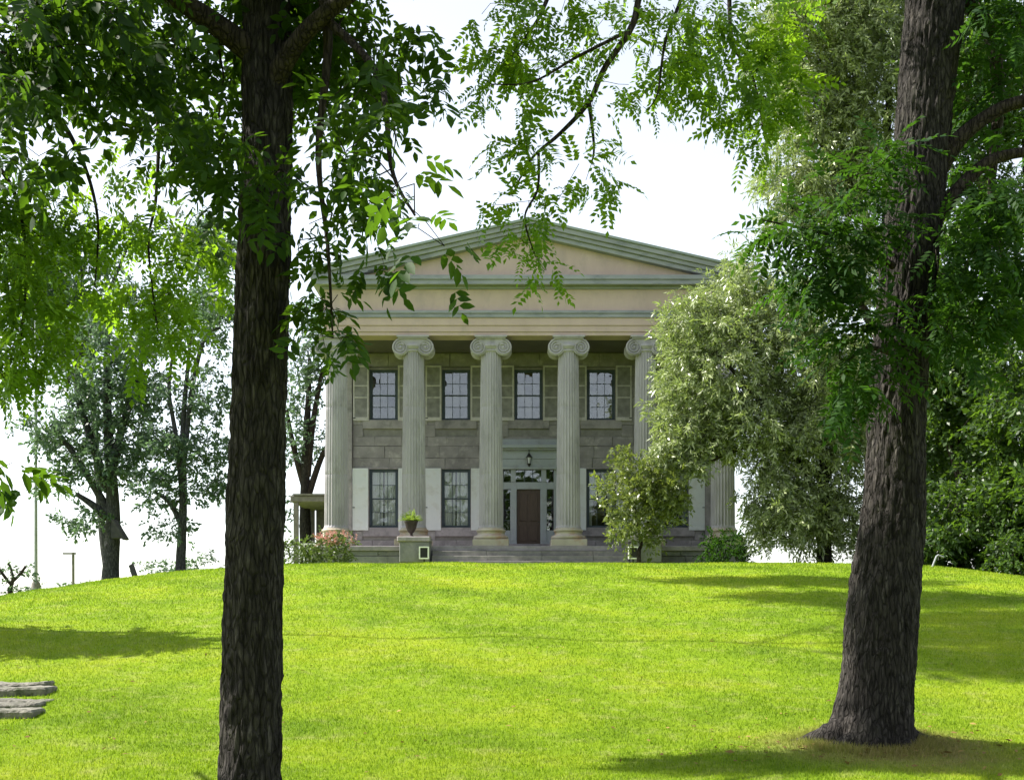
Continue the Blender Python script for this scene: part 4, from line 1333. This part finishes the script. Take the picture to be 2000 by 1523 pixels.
for (ang, ln, r0) in ((178, 0.62, 0.19), (222, 0.42, 0.16), (268, 0.34, 0.13), (310, 0.40, 0.14), (352, 0.55, 0.17), (40, 0.5, 0.14)):
    a = R(ang); pts, rad = [], []
    for k in range(12):
        t = k / 11
        d = 0.26 + ln * t
        aa = a + 0.25 * math.sin(3 * t + ang)
        x, y = 3.79 + d * math.cos(aa), 12.5 + d * math.sin(aa)
        rr2 = r0 * (1 - t) ** 0.8 + 0.012
        pts.append((x, y, gz1(x, y) + rr2 * (0.55 - 1.45 * t))); rad.append(rr2 * rgr.uniform(0.9, 1.1))
    mb = MB(); mb.tube(pts, rad, 10); mb.build('root', BARK, right_tree, True)
# darker broad sprays growing straight from the same trunk
def add_crown(root, attr, skel, tmpls, leafm, size, per, seed, spread, droop, rolljit, step=0.25, tipr=0.003, maxr=0.03, jit=0.1):
    rng = np.random.RandomState(seed)
    sk = []
    for ctrl in skel:
        c = spline(ctrl, 16); st = len(sk)
        for i, q in enumerate(c): sk.append((q[:3], st + i - 1 if i else -1))
    pos, par, tips, tdir = grow(sk, attr, rng, step)
    wm = wood_mesh('branches', pos, par, len(sk), tipr, 0.42, TWIG, maxr)
    put('branches', wm, root)['kind'] = 'stuff'
    n = len(attr)
    pp = np.repeat(pos[tips], per, axis=0) + rng.normal(0, jit, (n * per, 3)) * 0.5
    dd = np.repeat(tdir, per, axis=0) * 0.7 + rng.normal(0, spread, (n * per, 3)) * np.array([1, 1, 0.6]) + np.array([0, 0, -droop])
    o = put('crown', scatter('crown', pp, dd, size * rng.uniform(0.7, 1.25, n * per), tmpls, leafm, rng, rolljit), root); o['kind'] = 'stuff'
lim_n = [(-6.95, 11.5, 4.6, 0.03), px2(-260, 700, 9.6, 0.02), px2(-120, 820, 8.4, 0.012), px2(-20, 900, 7.4, 0.005)]
mb = MB(); simple_limb(mb, lim_n, 6, 14); mb.build('limb', TWIG, loc_tree, True)
add_crown(loc_tree, blobs_to_attr([(0, 905, 7.4, 32, 18, 0.12, 1.0), (-120, 850, 8.2, 50, 40, 0.3, 0.9)], 22, np.random.RandomState(19)), [lim_n], T_HICK, L_HICK, 0.26, 3, 20, 0.5, 0.4, 0.4)
add_crown(right_tree, A3b, [tr3[4:11]] + lim3[:3] + lim3[10:], T_AIL, L_AIL, 0.40, 3, 24, 0.5, 0.3, 0.35)

# --- trees behind the photographer, mirrored in the upper windows
for i, (bx, by, hh, lab) in enumerate(((-10, -10, 15, 'broad park tree behind the viewpoint to the left'), (1.5, -13, 17, 'broad park tree straight behind the viewpoint'), (13, -10, 14, 'broad park tree behind the viewpoint to the right'))):
    g = gz1(bx, by)
    rr_ = np.random.RandomState(16 + i)
    tq = [(bx, by, g - 0.2, 0.45), (bx, by, g + 2, 0.34), (bx + 0.1, by, g + 5, 0.28), (bx, by, g + 9, 0.2), (bx, by, g + hh - 2, 0.05)]
    at = np.concatenate([sample_blob((bx + rr_.uniform(-3, 3), by + rr_.uniform(-2, 2), g + rr_.uniform(4.0, hh - 2.5)), (3.2, 2.6, 2.2), 110, rr_, 0.2) for _ in range(9)])
    tree('park_tree', lab, tq, [], at, T_TWS, L_MAPLE, 1.1, 2, BARK, 26 + i, seg=24, amp=0.02, step=0.9, tipr=0.01, maxr=0.14, dz=0.3, group='park trees behind the viewpoint')

# --- shade tree out of frame at far left (its shadow lies across the lawn)
g = gz1(-12.6, 22.6)
trS = [(-12.6, 22.6, g - 0.2, 0.30), (-12.6, 22.6, g + 2, 0.24), (-12.5, 22.6, g + 5, 0.12), (-12.5, 22.6, g + 8, 0.045), (-12.4, 22.8, g + 18, 0.045), (-12.5, 23, g + 22, 0.08), (-12.5, 23, g + 25, 0.03)]
rr_ = np.random.RandomState(15)
AS = np.concatenate([sample_blob((-13.1, 21.4, g + 5.3), (2.5, 0.95, 1.3), 420, rr_, 0.2), sample_blob((-11.9, 20.9, g + 5.0), (1.3, 0.5, 0.6), 110, rr_, 0.2)] +
     [sample_blob((-12.2 + rr_.uniform(-0.7, 1.6), yy + 2.4, g + zz), (2.8, wy * 1.0, 0.8), int(nn * 3.0), rr_, 0.2) for (yy, zz, wy, nn) in ((18.4, 22.5, 0.45, 110), (19.8, 23.2, 0.45, 110), (21.6, 23.8, 0.55, 130), (24.0, 24.0, 0.6, 130), (27, 23.6, 0.9, 150), (30.5, 23, 1.0, 150))])
limS = [[(-12.45, 22.8, g + 18, 0.05), (-12.4, 21, g + 20.5, 0.04), (-12.2, 18.6, g + 22.3, 0.03)], [(-12.45, 22.8, g + 18.5, 0.05), (-12.4, 26, g + 21.5, 0.04), (-12.2, 30.4, g + 22.8, 0.03)]]
tree('linden_tree', 'very tall shade tree outside the left edge, throwing shadows on the lawn', trS, limS, AS, T_TW, L_MAPLE, 0.85, 2, BARK_G, 25, seg=32, amp=0.01, step=0.4, tipr=0.005, spread=0.8, dz=0.15)

# --- pale silvery tree in front of the right end of the house
def bgtree(name, label, tpx, tpy, Y, r, forks, blobs, dens, tm, lm, size, per, seed, bark=BARK_G, group=None, tone=0.0, droop=0.3, rolljit=0.9, twig=None, tipr=0.006, top=None, step=0.45, spread=0.9):
    q = P(tpx, tpy, Y)
    gz_ = min(gz1(q[0], Y), q[2] + 0.3)
    base = (q[0], Y, gz_ - 0.25, r * 1.25)
    top = top or (tpx, tpy - 400)
    a = P(top[0], top[1], Y)
    mid = [base, (q[0], Y, gz_ + 0.5, r)]
    for t in (0.3, 0.6, 0.85, 1.0):
        mid.append((q[0] + (a[0] - q[0]) * t + 0.12 * math.sin(seed + 5 * t), Y, gz_ + (a[2] - gz_) * t, r * (1 - 0.75 * t)))
    lim = []
    for fk in forks:
        lim.append([px2(fk[0][0], fk[0][1], Y, r * 0.55)] + [px2(p[0], p[1], Y + (p[2] if len(p) > 2 else 0), r * 0.5 * (1 - (i + 1) / (len(fk) + 0.3)) + 0.02) for i, p in enumerate(fk[1:])])
    at = blobs_to_attr(blobs, dens, np.random.RandomState(seed), 0.3)
    return tree(name, label, mid, lim, at, tm, lm, size, per, bark, seed + 100, seg=32, amp=0.015, cells=18, step=step, tipr=tipr, expo=0.42, maxr=r * 0.5, spread=spread, droop=droop, rolljit=rolljit,
                twig=twig or bark, group=group, tone=tone, dz=0.15)

B4 = [(1358, 640, 43, 62, 72, 1.5), (1335, 720, 43, 50, 60, 1.2, 0.9), (1410, 700, 43, 100, 110, 2.0), (1370, 800, 43, 80, 70, 1.6), (1318, 835, 42.5, 35, 45, 0.9, 0.9), (1460, 570, 43.5, 70, 55, 1.6), (1520, 620, 43.5, 80, 80, 2.0), (1570, 720, 43.5, 100, 120, 2.4),
      (1500, 830, 43, 90, 80, 2.0), (1590, 880, 43.5, 100, 130, 2.2), (1560, 1000, 43, 90, 70, 1.8), (1500, 960, 42.6, 50, 60, 1.2, 0.9), (1640, 1020, 43.5, 60, 70, 1.6), (1640, 800, 44, 80, 120, 2.0), (1500, 1040, 42.6, 30, 30, 0.8, 0.7), (1450, 505, 44, 32, 24, 1.0, 0.7), (1310, 885, 42.6, 42, 35, 0.9), (1375, 865, 42.7, 50, 32, 1.0), (1345, 910, 42.5, 40, 22, 0.8, 0.8), (1420, 840, 42.8, 50, 40, 1.0)]
bgtree('pale_leaved_tree', 'rounded pale-leaved tree covering the right columns of the mansion', 1610, 1090, 43.5, 0.26,
       [[(1608, 1000), (1560, 900, -0.3), (1480, 780, -0.5), (1400, 690, -0.6)], [(1606, 960), (1640, 820), (1600, 650), (1540, 560)], [(1600, 930), (1500, 870, -0.6), (1430, 880, -0.8), (1345, 925, -0.9)]],
       B4, 30, T_TWN, L_SILV, 0.50, 3, 31, BARK, twig=TWIG, droop=0.5, top=(1590, 620))
B4b = [(1235, 930, 42.3, 55, 42, 0.9), (1300, 940, 42.3, 50, 50, 0.9), (1215, 985, 42.2, 38, 30, 0.7), (1290, 1000, 42.4, 45, 40, 0.8, 0.9), (1235, 1030, 42.2, 50, 32, 0.8), (1265, 965, 42.2, 50, 40, 0.8)]
bgtree('young_magnolia', 'small glossy yellow-green tree in front of the ground-floor right windows', 1248, 1092, 42.4, 0.07, [[(1248, 1060), (1275, 1000), (1310, 940)]], B4b, 22, T_TW, L_MAG, 0.50, 3, 32, TWIG, droop=0.2, top=(1245, 960), tipr=0.004, step=0.3)
B5 = [(1590, 60, 47, 90, 110, 2.5), (1690, 130, 47, 90, 130, 2.5), (1560, 200, 47, 60, 70, 1.8, 0.8), (1640, 260, 47, 80, 60, 2.0), (1700, 330, 47, 60, 60, 1.8, 0.8), (1560, 370, 46.5, 60, 45, 1.5, 0.9), (1530, 440, 46.5, 40, 30, 1.2, 0.6), (1650, 420, 47, 60, 50, 2, 0.8), (1720, 20, 47, 80, 80, 2.2),
      (1640, -60, 47, 120, 70, 2.5, 0.7), (1840, 150, 47.5, 80, 120, 2.0, 0.7), (1700, 520, 47, 70, 70, 2.0)]
bgtree('silver_maple', 'tall silvery-leaved tree rising behind the right foreground trunk', 1740, 1085, 47, 0.38, [[(1735, 560), (1680, 400), (1600, 270), (1560, 150)], [(1735, 480), (1760, 250), (1740, 60)], [(1737, 700), (1660, 560), (1560, 430), (1530, 380)]],
       B5 + [(1510, 50, 46.5, 40, 60, 1.5, 0.7), (1520, 320, 46.5, 35, 35, 1.2, 0.8), (1620, 340, 47, 60, 50, 1.6, 0.9)], 27, T_TWN, L_SILV, 0.60, 3, 33, BARK_G, twig=TWIG, droop=0.5, top=(1735, 150))

# --- dark trees at the right edge
def rb(n, x0, x1, y0, y1, Y, seed, rmin=45, rmax=85, d=1.0):
    r = np.random.RandomState(seed)
    return [(r.uniform(x0, x1), r.uniform(y0, y1), Y + r.uniform(-1.5, 1.5), r.uniform(rmin, rmax), r.uniform(rmin * 0.8, rmax * 0.8), r.uniform(1.0, 1.8), d) for _ in range(n)]
bgtree('maple_tree', 'dense dark green maple just right of the leaning trunk', 1880, 1110, 40, 0.24, [[(1880, 950), (1840, 820), (1820, 700)], [(1880, 900), (1930, 780), (1950, 640)]], rb(17, 1800, 1960, 560, 1010, 40, 41) + rb(9, 1810, 1960, 900, 1090, 39.5, 48, 40, 60) + rb(4, 1800, 1900, 420, 560, 40, 42, 40, 60, 0.6), 26, T_TWS, L_MAPLE, 0.48, 3, 34, BARK, twig=TWIG, top=(1890, 560))
bgtree('maple_tree', 'dark maple filling the right edge of the picture', 2050, 1125, 37, 0.26, [[(2045, 900), (1990, 760), (1960, 620)]], rb(16, 1960, 2150, 480, 1030, 37, 43) + rb(9, 1930, 2100, 880, 1090, 37, 49, 45, 70), 26, T_TWS, L_MAPLE, 0.46, 3, 35, BARK, twig=TWIG, top=(2060, 520))
bgtree('maple_tree', 'tall maple at top right behind the forked limbs', 2010, 1115, 44, 0.3, [[(2010, 700), (1950, 480), (1900, 320)], [(2010, 600), (2040, 380), (2050, 200)]], rb(18, 1860, 2120, 20, 520, 44, 44, 50, 80, 0.9), 22, T_TWS, L_MAPLE, 0.52, 3, 36, BARK, twig=TWIG, top=(2000, 250))
bgtree('ash_tree', 'light green tree behind the dark maple at right', 1790, 1095, 50, 0.25, [[(1790, 900), (1760, 780)]], rb(10, 1690, 1900, 640, 1040, 50, 45, 45, 80, 0.9) + rb(8, 1800, 1880, 820, 1060, 44, 50, 40, 60), 20, T_TWS, L_MAPLE, 0.54, 3, 37, BARK, twig=TWIG, top=(1795, 640), tone=0.2)

# --- thinner trees at left behind the crest, their haze tinted into the leaves
GL = 'haze-tinted trees behind the crest at left'
bgtree('elm_tree', 'haze-tinted tree with thick forked trunk near the flagpole', 216, 1132, 42, 0.30, [[(212, 1000), (190, 960), (140, 880), (100, 830)], [(212, 960), (175, 850), (150, 760), (160, 680)], [(215, 930), (240, 830), (270, 740), (280, 660)], [(210, 1010), (180, 985), (150, 965)]],
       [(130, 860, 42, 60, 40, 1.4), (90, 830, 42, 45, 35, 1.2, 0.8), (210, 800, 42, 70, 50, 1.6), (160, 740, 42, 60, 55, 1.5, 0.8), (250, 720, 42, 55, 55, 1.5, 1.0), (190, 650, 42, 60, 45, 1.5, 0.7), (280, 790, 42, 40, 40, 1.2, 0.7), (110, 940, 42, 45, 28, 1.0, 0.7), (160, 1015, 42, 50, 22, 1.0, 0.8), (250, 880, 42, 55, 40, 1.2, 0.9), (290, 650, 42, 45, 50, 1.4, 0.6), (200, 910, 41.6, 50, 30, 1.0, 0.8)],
       28, T_TWS, L_HAZE, 0.42, 3, 51, BARK_G, GL, top=(215, 640))
bgtree('elm_tree', 'slender haze-tinted tree with wavy trunk close left of the dark foreground trunk', 353, 1112, 41, 0.17, [[(355, 960), (345, 860), (330, 760), (340, 680)], [(360, 900), (375, 760), (400, 660), (430, 640)], [(352, 1020), (330, 980), (300, 960)]],
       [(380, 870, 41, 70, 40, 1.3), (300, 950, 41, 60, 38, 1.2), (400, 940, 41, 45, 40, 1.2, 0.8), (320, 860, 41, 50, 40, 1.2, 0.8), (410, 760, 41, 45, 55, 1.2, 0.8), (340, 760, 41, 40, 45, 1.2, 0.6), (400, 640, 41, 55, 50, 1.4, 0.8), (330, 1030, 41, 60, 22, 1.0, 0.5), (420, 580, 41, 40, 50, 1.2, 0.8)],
       28, T_TWS, L_HAZE, 0.40, 3, 52, BARK_G, GL, top=(372, 640))
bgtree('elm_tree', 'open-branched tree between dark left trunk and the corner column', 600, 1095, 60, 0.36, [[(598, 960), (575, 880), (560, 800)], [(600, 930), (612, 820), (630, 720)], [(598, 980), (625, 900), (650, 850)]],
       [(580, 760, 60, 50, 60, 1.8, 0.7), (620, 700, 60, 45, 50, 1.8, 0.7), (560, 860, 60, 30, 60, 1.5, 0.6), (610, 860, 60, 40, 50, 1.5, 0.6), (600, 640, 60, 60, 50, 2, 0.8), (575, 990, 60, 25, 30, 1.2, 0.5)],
       11, T_TWS, L_HAZE, 0.56, 3, 53, BARK, GL, top=(600, 700), twig=TWIG)
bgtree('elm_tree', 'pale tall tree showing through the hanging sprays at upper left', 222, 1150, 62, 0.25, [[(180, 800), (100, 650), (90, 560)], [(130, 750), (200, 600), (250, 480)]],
       rb(11, 60, 330, 450, 680, 62, 46, 45, 70, 0.7) + rb(4, 380, 470, 420, 600, 62, 47, 40, 55, 0.7), 18, T_TWS, L_HAZE, 0.66, 3, 54, BARK_G, GL, top=(150, 480))
bgtree('elm_tree', 'narrow dark tree at the left edge behind the stone steps', 20, 1170, 40, 0.09, [[(20, 1140), (5, 1120), (-5, 1105)], [(20, 1140), (40, 1120), (50, 1105)]], [(15, 1125, 40, 35, 30, 0.8), (45, 1115, 40, 22, 18, 0.5, 0.7), (-20, 1110, 40, 30, 30, 0.8)], 12, T_TWS, L_HAZE, 0.36, 3, 55, TWIG, GL, top=(18, 1100), tipr=0.005)
for i, (px_, py_, Yb, lab) in enumerate(((100, 1150, 70, 'pale distant bush at the foot of the flagpole'), (185, 1148, 70, 'pale distant bush between flagpole and thick forked trunk'), (395, 1095, 60, 'low distant bush left of the dark foreground trunk'), (310, 1102, 60, 'low airy bush between the two haze-tinted trees'))):
    q = P(px_, py_ + 40, Yb)
    tq = [(q[0], Yb, q[2] - 2.5, 0.1), (q[0], Yb, q[2] - 1, 0.08), (q[0], Yb, q[2], 0.06), (q[0], Yb, q[2] + 0.6, 0.02)]
    at = blobs_to_attr([(px_, py_, Yb, 38, 22, 1.2), (px_ + 25, py_ + 15, Yb, 30, 18, 1.0), (px_ - 25, py_ + 12, Yb, 30, 18, 1.0)], 6, np.random.RandomState(60 + i))
    tree('bush', lab, tq, [], at, T_TWS, L_HAZE, 0.45, 3, BARK_G, 70 + i, seg=16, amp=0.004, step=0.4, tipr=0.006, dz=0.2, cat='bush', group='distant bushes beyond the crest at left')

# --- shrubs by the house
def shrub(name, label, px_, Y, wpx, top, lm, seed, dens=26, size=0.34, flowers=None, cat='shrub', tm=None):
    rng = np.random.RandomState(seed)
    x = (px_ - 1000) / F * Y
    g = gz1(x, Y)
    zt = EYE + (HZ - top) / F * Y
    a = wpx / F * Y / 2; hgt = zt - g
    root = empty(name, (x, Y, g), label, cat)
    attr = sample_blob((x, Y, g + hgt * 0.52), (a, a * 0.8, hgt * 0.47), int(dens * math.pi * a * hgt * 0.5 * 1.3), rng, 0.4)
    attr = attr[attr[:, 2] > g + 0.06]
    sk = [((x, Y, g - 0.05), -1), ((x, Y, g + 0.2), 0)]
    pos, par, tips, tdir = grow(sk, attr, rng, 0.2)
    put('stems', wood_mesh('stems', pos, par, 2, 0.004, 0.4, TWIG, 0.03), root)
    n = len(attr); per = 3
    pp = np.repeat(pos[tips], per, axis=0) + rng.normal(0, 0.05, (n * per, 3))
    dd = np.repeat(tdir, per, axis=0) + rng.normal(0, 0.8, (n * per, 3))
    o = put('foliage', scatter('foliage', pp, dd, size * rng.uniform(0.7, 1.2, n * per), tm or T_TWS, lm, rng, 0.8), root); o['kind'] = 'stuff'
    if flowers:
        fa = attr[(attr[:, 2] > g + hgt * 0.62)]
        fa = fa[rng.permutation(len(fa))[:flowers]] + np.array([0, -0.10, 0.05])
        per = 7
        pp = np.repeat(fa, per, axis=0) + rng.normal(0, 0.05, (len(fa) * per, 3))
        dd = rng.normal(0, 1, (len(fa) * per, 3)) + np.array([0, -0.4, 0.6])
        o = put('flowers', scatter('flowers', pp, dd, 0.15 * rng.uniform(0.7, 1.2, len(fa) * per), T_TWS, L_PINK, rng, 0.8), root); o['kind'] = 'stuff'
    return root
shrub('hydrangea', 'pink-flowering hydrangea bush beside the left corner column', 648, 46.5, 95, 1040, L_SHRUB, 81, flowers=75, cat='flowering bush')
shrub('shrub', 'rounded green shrub left of the pink hydrangea', 580, 46.5, 75, 1052, L_SHRUB, 82)
shrub('shrub', 'dark clipped shrub at the foot of the rightmost column', 1420, 46.8, 95, 1042, L_AIL, 83, dens=34)
shrub('shrub', 'low leafy shrub at the wooded right edge behind the bent grey rail', 1890, 39, 110, 1075, L_MAPLE, 84)
shrub('shrub', 'tall thicket shrub at far right edge of the lawn', 1985, 36.5, 120, 1040, L_MAPLE, 85)
shrub('shrub', 'leafy undergrowth right behind the leaning trunk', 1770, 42, 130, 1060, L_MAPLE, 86)
# fern in the urn
rng = np.random.RandomState(91)
n = 60
pp = np.array([[ux, uy, uz + 0.66]]) + rng.normal(0, 0.06, (n, 3)) * np.array([1, 1, 0.2])
dd = rng.normal(0, 1, (n, 3)); dd[:, 2] = np.abs(dd[:, 2]) * 0.9 + 0.25
o = put('fern', scatter('fern', pp, dd, 0.42 * rng.uniform(0.6, 1.2, n), T_AIL, L_FERN, rng, 0.3), urn); o['kind'] = 'stuff'

# --- small things
# fallen leaves scattered on the turf, thickest round the right trunk
rng = np.random.RandomState(95)
n = 420
fx = np.concatenate([3.9 + rng.normal(0, 1.1, 230), rng.uniform(-8, 8, n - 230)]); fy = np.concatenate([12.3 + rng.normal(0, 0.6, 230), rng.uniform(10.8, 22, n - 230)])
pp = np.stack([fx, fy, terr(fx, fy) + 0.03], -1)
dd = rng.normal(0, 1, (n, 3)) * np.array([1, 1, 0.15])
L_DRY = leaf_mat('dry_leaf', (0.10, 0.06, 0.025), (0.30, 0.22, 0.07), (0.2, 0.15, 0.04), 0.2, 0.8, 0.1)
lv, lf = leaf_shape(False)
fm = scatter('fallen_leaves', pp, dd, 0.075 * rng.uniform(0.5, 1.3, n), [(lv, np.array(lf), np.full(4, q)) for q in (0.1, 0.5, 0.9)], L_DRY, rng, 0.35)
tag(link(bpy.data.objects.new('fallen_leaves', fm)), 'dry fallen leaves scattered on the grass by the right trunk', 'leaves', None, 'stuff')
# floodlights in front of the steps
for px_, lab in ((828, 'white-rimmed black floodlight beside the urn pedestal'), (1237, 'white-rimmed black floodlight under the small glossy tree')):
    q = P(px_, 1079, 47.3)
    g = gz1(q[0], 47.3)
    fl = empty('floodlight', (q[0], 47.3, g), lab, 'floodlight', 'floodlights at the foot of the steps')
    x, y, z = q
    mb = MB(); mb.tube([(x, y + 0.1, g - 0.1), (x, y + 0.1, z - 0.2)], 0.03, 8); mb.build('stake', M['black'], fl)
    mb = MB(); mb.box(x - 0.15, x + 0.15, y, y + 0.2, z - 0.2, z + 0.2); mb.build('housing', M['black'], fl, bevel=0.02)
    mb = MB()
    for a, b2, c2, d2 in ((-0.20, -0.151, -0.25, 0.25), (0.151, 0.20, -0.25, 0.25), (-0.151, 0.151, 0.2, 0.25), (-0.151, 0.151, -0.25, -0.201)):
        mb.box(x + a, x + b2, y - 0.04, y + 0.16, z + c2, z + d2)
    mb.build('rim', M['white'], fl)
# stone steps set in the lawn at the left edge
ss = empty('stone_steps', (-7.2, 16, gz1(-7.2, 16)), 'rough flat stone steps set into the lawn at left edge', 'steps')
for i, (pxr, py_, thick) in enumerate(((62, 1392, 0.10), (66, 1378, 0.08), (84, 1368, 0.06), (88, 1350, 0.10), (85, 1338, 0.10))):
    yy = 14.2
    for cand in np.arange(13, 20, 0.02):
        if HZ + (EYE - gz1(-7.0, cand) - 0.08) * F / cand <= py_: yy = cand; break
    xr = (pxr - 1000) / F * yy
    g = gz1(xr, yy)
    v = []
    n = 48
    mb = MB()
    L = 2.4
    rq = np.random.RandomState(500 + i)
    def edge(): return np.interp(np.arange(n), np.arange(0, n + 6, 6), rq.uniform(-.04, .04, n // 6 + 1)) + rq.uniform(-.012, .012, n)
    ef, eb, et = edge(), edge(), edge() * 0.5
    for zt, ins in ((g - 0.12, 0.03), (g + thick * 0.75, 0.0), (g + thick, 0.02)):
        for k in range(n):
            u = k / (n - 1)
            v.append((xr - L * (1 - u) - ins * (u - .5) * 2, yy + ins + ef[k] + rq.uniform(-.006, .006), zt + et[k] + rq.uniform(-.004, .004)))
        for k in range(n):
            u = 1 - k / (n - 1)
            v.append((xr - L * (1 - u) - ins * (u - .5) * 2, yy + 0.42 - ins + eb[k], zt + et[n - 1 - k] + rq.uniform(-.004, .004)))
    f = []
    m2 = 2 * n
    for a in range(2):
        for k in range(m2): f.append((a * m2 + k, a * m2 + (k + 1) % m2, (a + 1) * m2 + (k + 1) % m2, (a + 1) * m2 + k))
    for k in range(n - 1): f.append((2 * m2 + k, 2 * m2 + k + 1, 2 * m2 + m2 - 2 - k, 2 * m2 + m2 - 1 - k))
    mb.add(v, f); mb.build('stone_slab', M['slab'], ss)
# flagpole
q = P(70, 1165, 45); g = gz1(q[0], 45)
fp = empty('flagpole', (q[0], 45, g), 'tall thin pale flagpole at left behind the crest', 'pole')
top = P(74, 590, 45)
mb = MB(); mb.tube([(q[0], 45, g - 0.2), (q[0], 45, g + 1.0), (q[0], 45, top[2])], [0.075, 0.07, 0.045], 10); mb.build('shaft', M['pole'], fp, True)
mb = MB(); mb.lathe([(0.16, -0.1), (0.16, 0.9), (0.11, 1.0), (0.09, 1.05)], (q[0], 45, g), 14); mb.build('base_collar', M['greywood'], fp, True)
mb = MB(); mb.lathe([(0.02, 0), (0.10, 0.08), (0.10, 0.13), (0.02, 0.2)], (q[0], 45, top[2]), 12); mb.build('finial', M['pole'], fp, True)
# short signpost
q = P(143, 1145, 48); g = gz1(q[0], 48)
sp_ = empty('garden_post', (q[0], 48, g), 'short thin garden post with crossbar between flagpole and forked tree', 'post')
mb = MB(); mb.tube([(q[0], 48, g - 0.3), (q[0], 48, P(0, 1078, 48)[2])], 0.055, 8); mb.build('post', M['greywood'], sp_)
mb = MB(); zt = P(0, 1080, 48)[2]; mb.box(q[0] - 0.42, q[0] + 0.12, 47.96, 48.04, zt - 0.05, zt + 0.02); mb.build('crossbar', M['greywood'], sp_)
# leaning board by the forked tree and on its trunk
q = P(262, 1120, 41); g = gz1(q[0], 41)
mb = MB(); mb.prism([(q[0] - 0.16, g + 0.52), (q[0] - 0.02, g + 0.60), (q[0] + 0.22, g - 0.1), (q[0] + 0.02, g - 0.1)], 40.9, 41.0)
tag(mb.build('tilted_marker', M['darkwood']), 'small dark tilted marker board on the crest right of the forked tree', 'marker')
q = P(236, 1040, 41.4)
bh = empty('birdhouse', (q[0], 41.4, q[2]), 'dark wooden birdhouse with slanted roof on the thick forked trunk', 'birdhouse')
mb = MB(); mb.prism([(q[0] - 0.28, q[2] + 0.42), (q[0] - 0.2, q[2] + 0.46), (q[0] + 0.22, q[2] - 0.22), (q[0] + 0.14, q[2] - 0.26)], 41.15, 41.65); mb.build('slanted_roof', M['darkwood'], bh)
mb = MB(); mb.prism([(q[0] - 0.27, q[2] + 0.40), (q[0] + 0.10, q[2] - 0.20), (q[0] - 0.27, q[2] - 0.20)], 41.2, 41.6); mb.build('box', M['darkwood'], bh)
# bent grey rail at right
q = P(1826, 1102, 37); g = gz1(q[0], 37)
mb = MB(); mb.tube([(q[0] - 0.12, 37, g - 0.1), (q[0] + 0.05, 37, g + 0.33), (q[0] + 0.10, 37, g + 0.37), (q[0] + 0.28, 37, g + 0.30)], 0.03, 8)
tag(mb.build('bent_rail', M['pole'], None, True), 'short bent grey metal rail on the lawn right of the leaning trunk', 'rail')
print('objects', len(bpy.data.objects), 'tris', sum(len(o.data.loop_triangles) if False else len(o.data.polygons) for o in bpy.data.objects if o.type == 'MESH'))
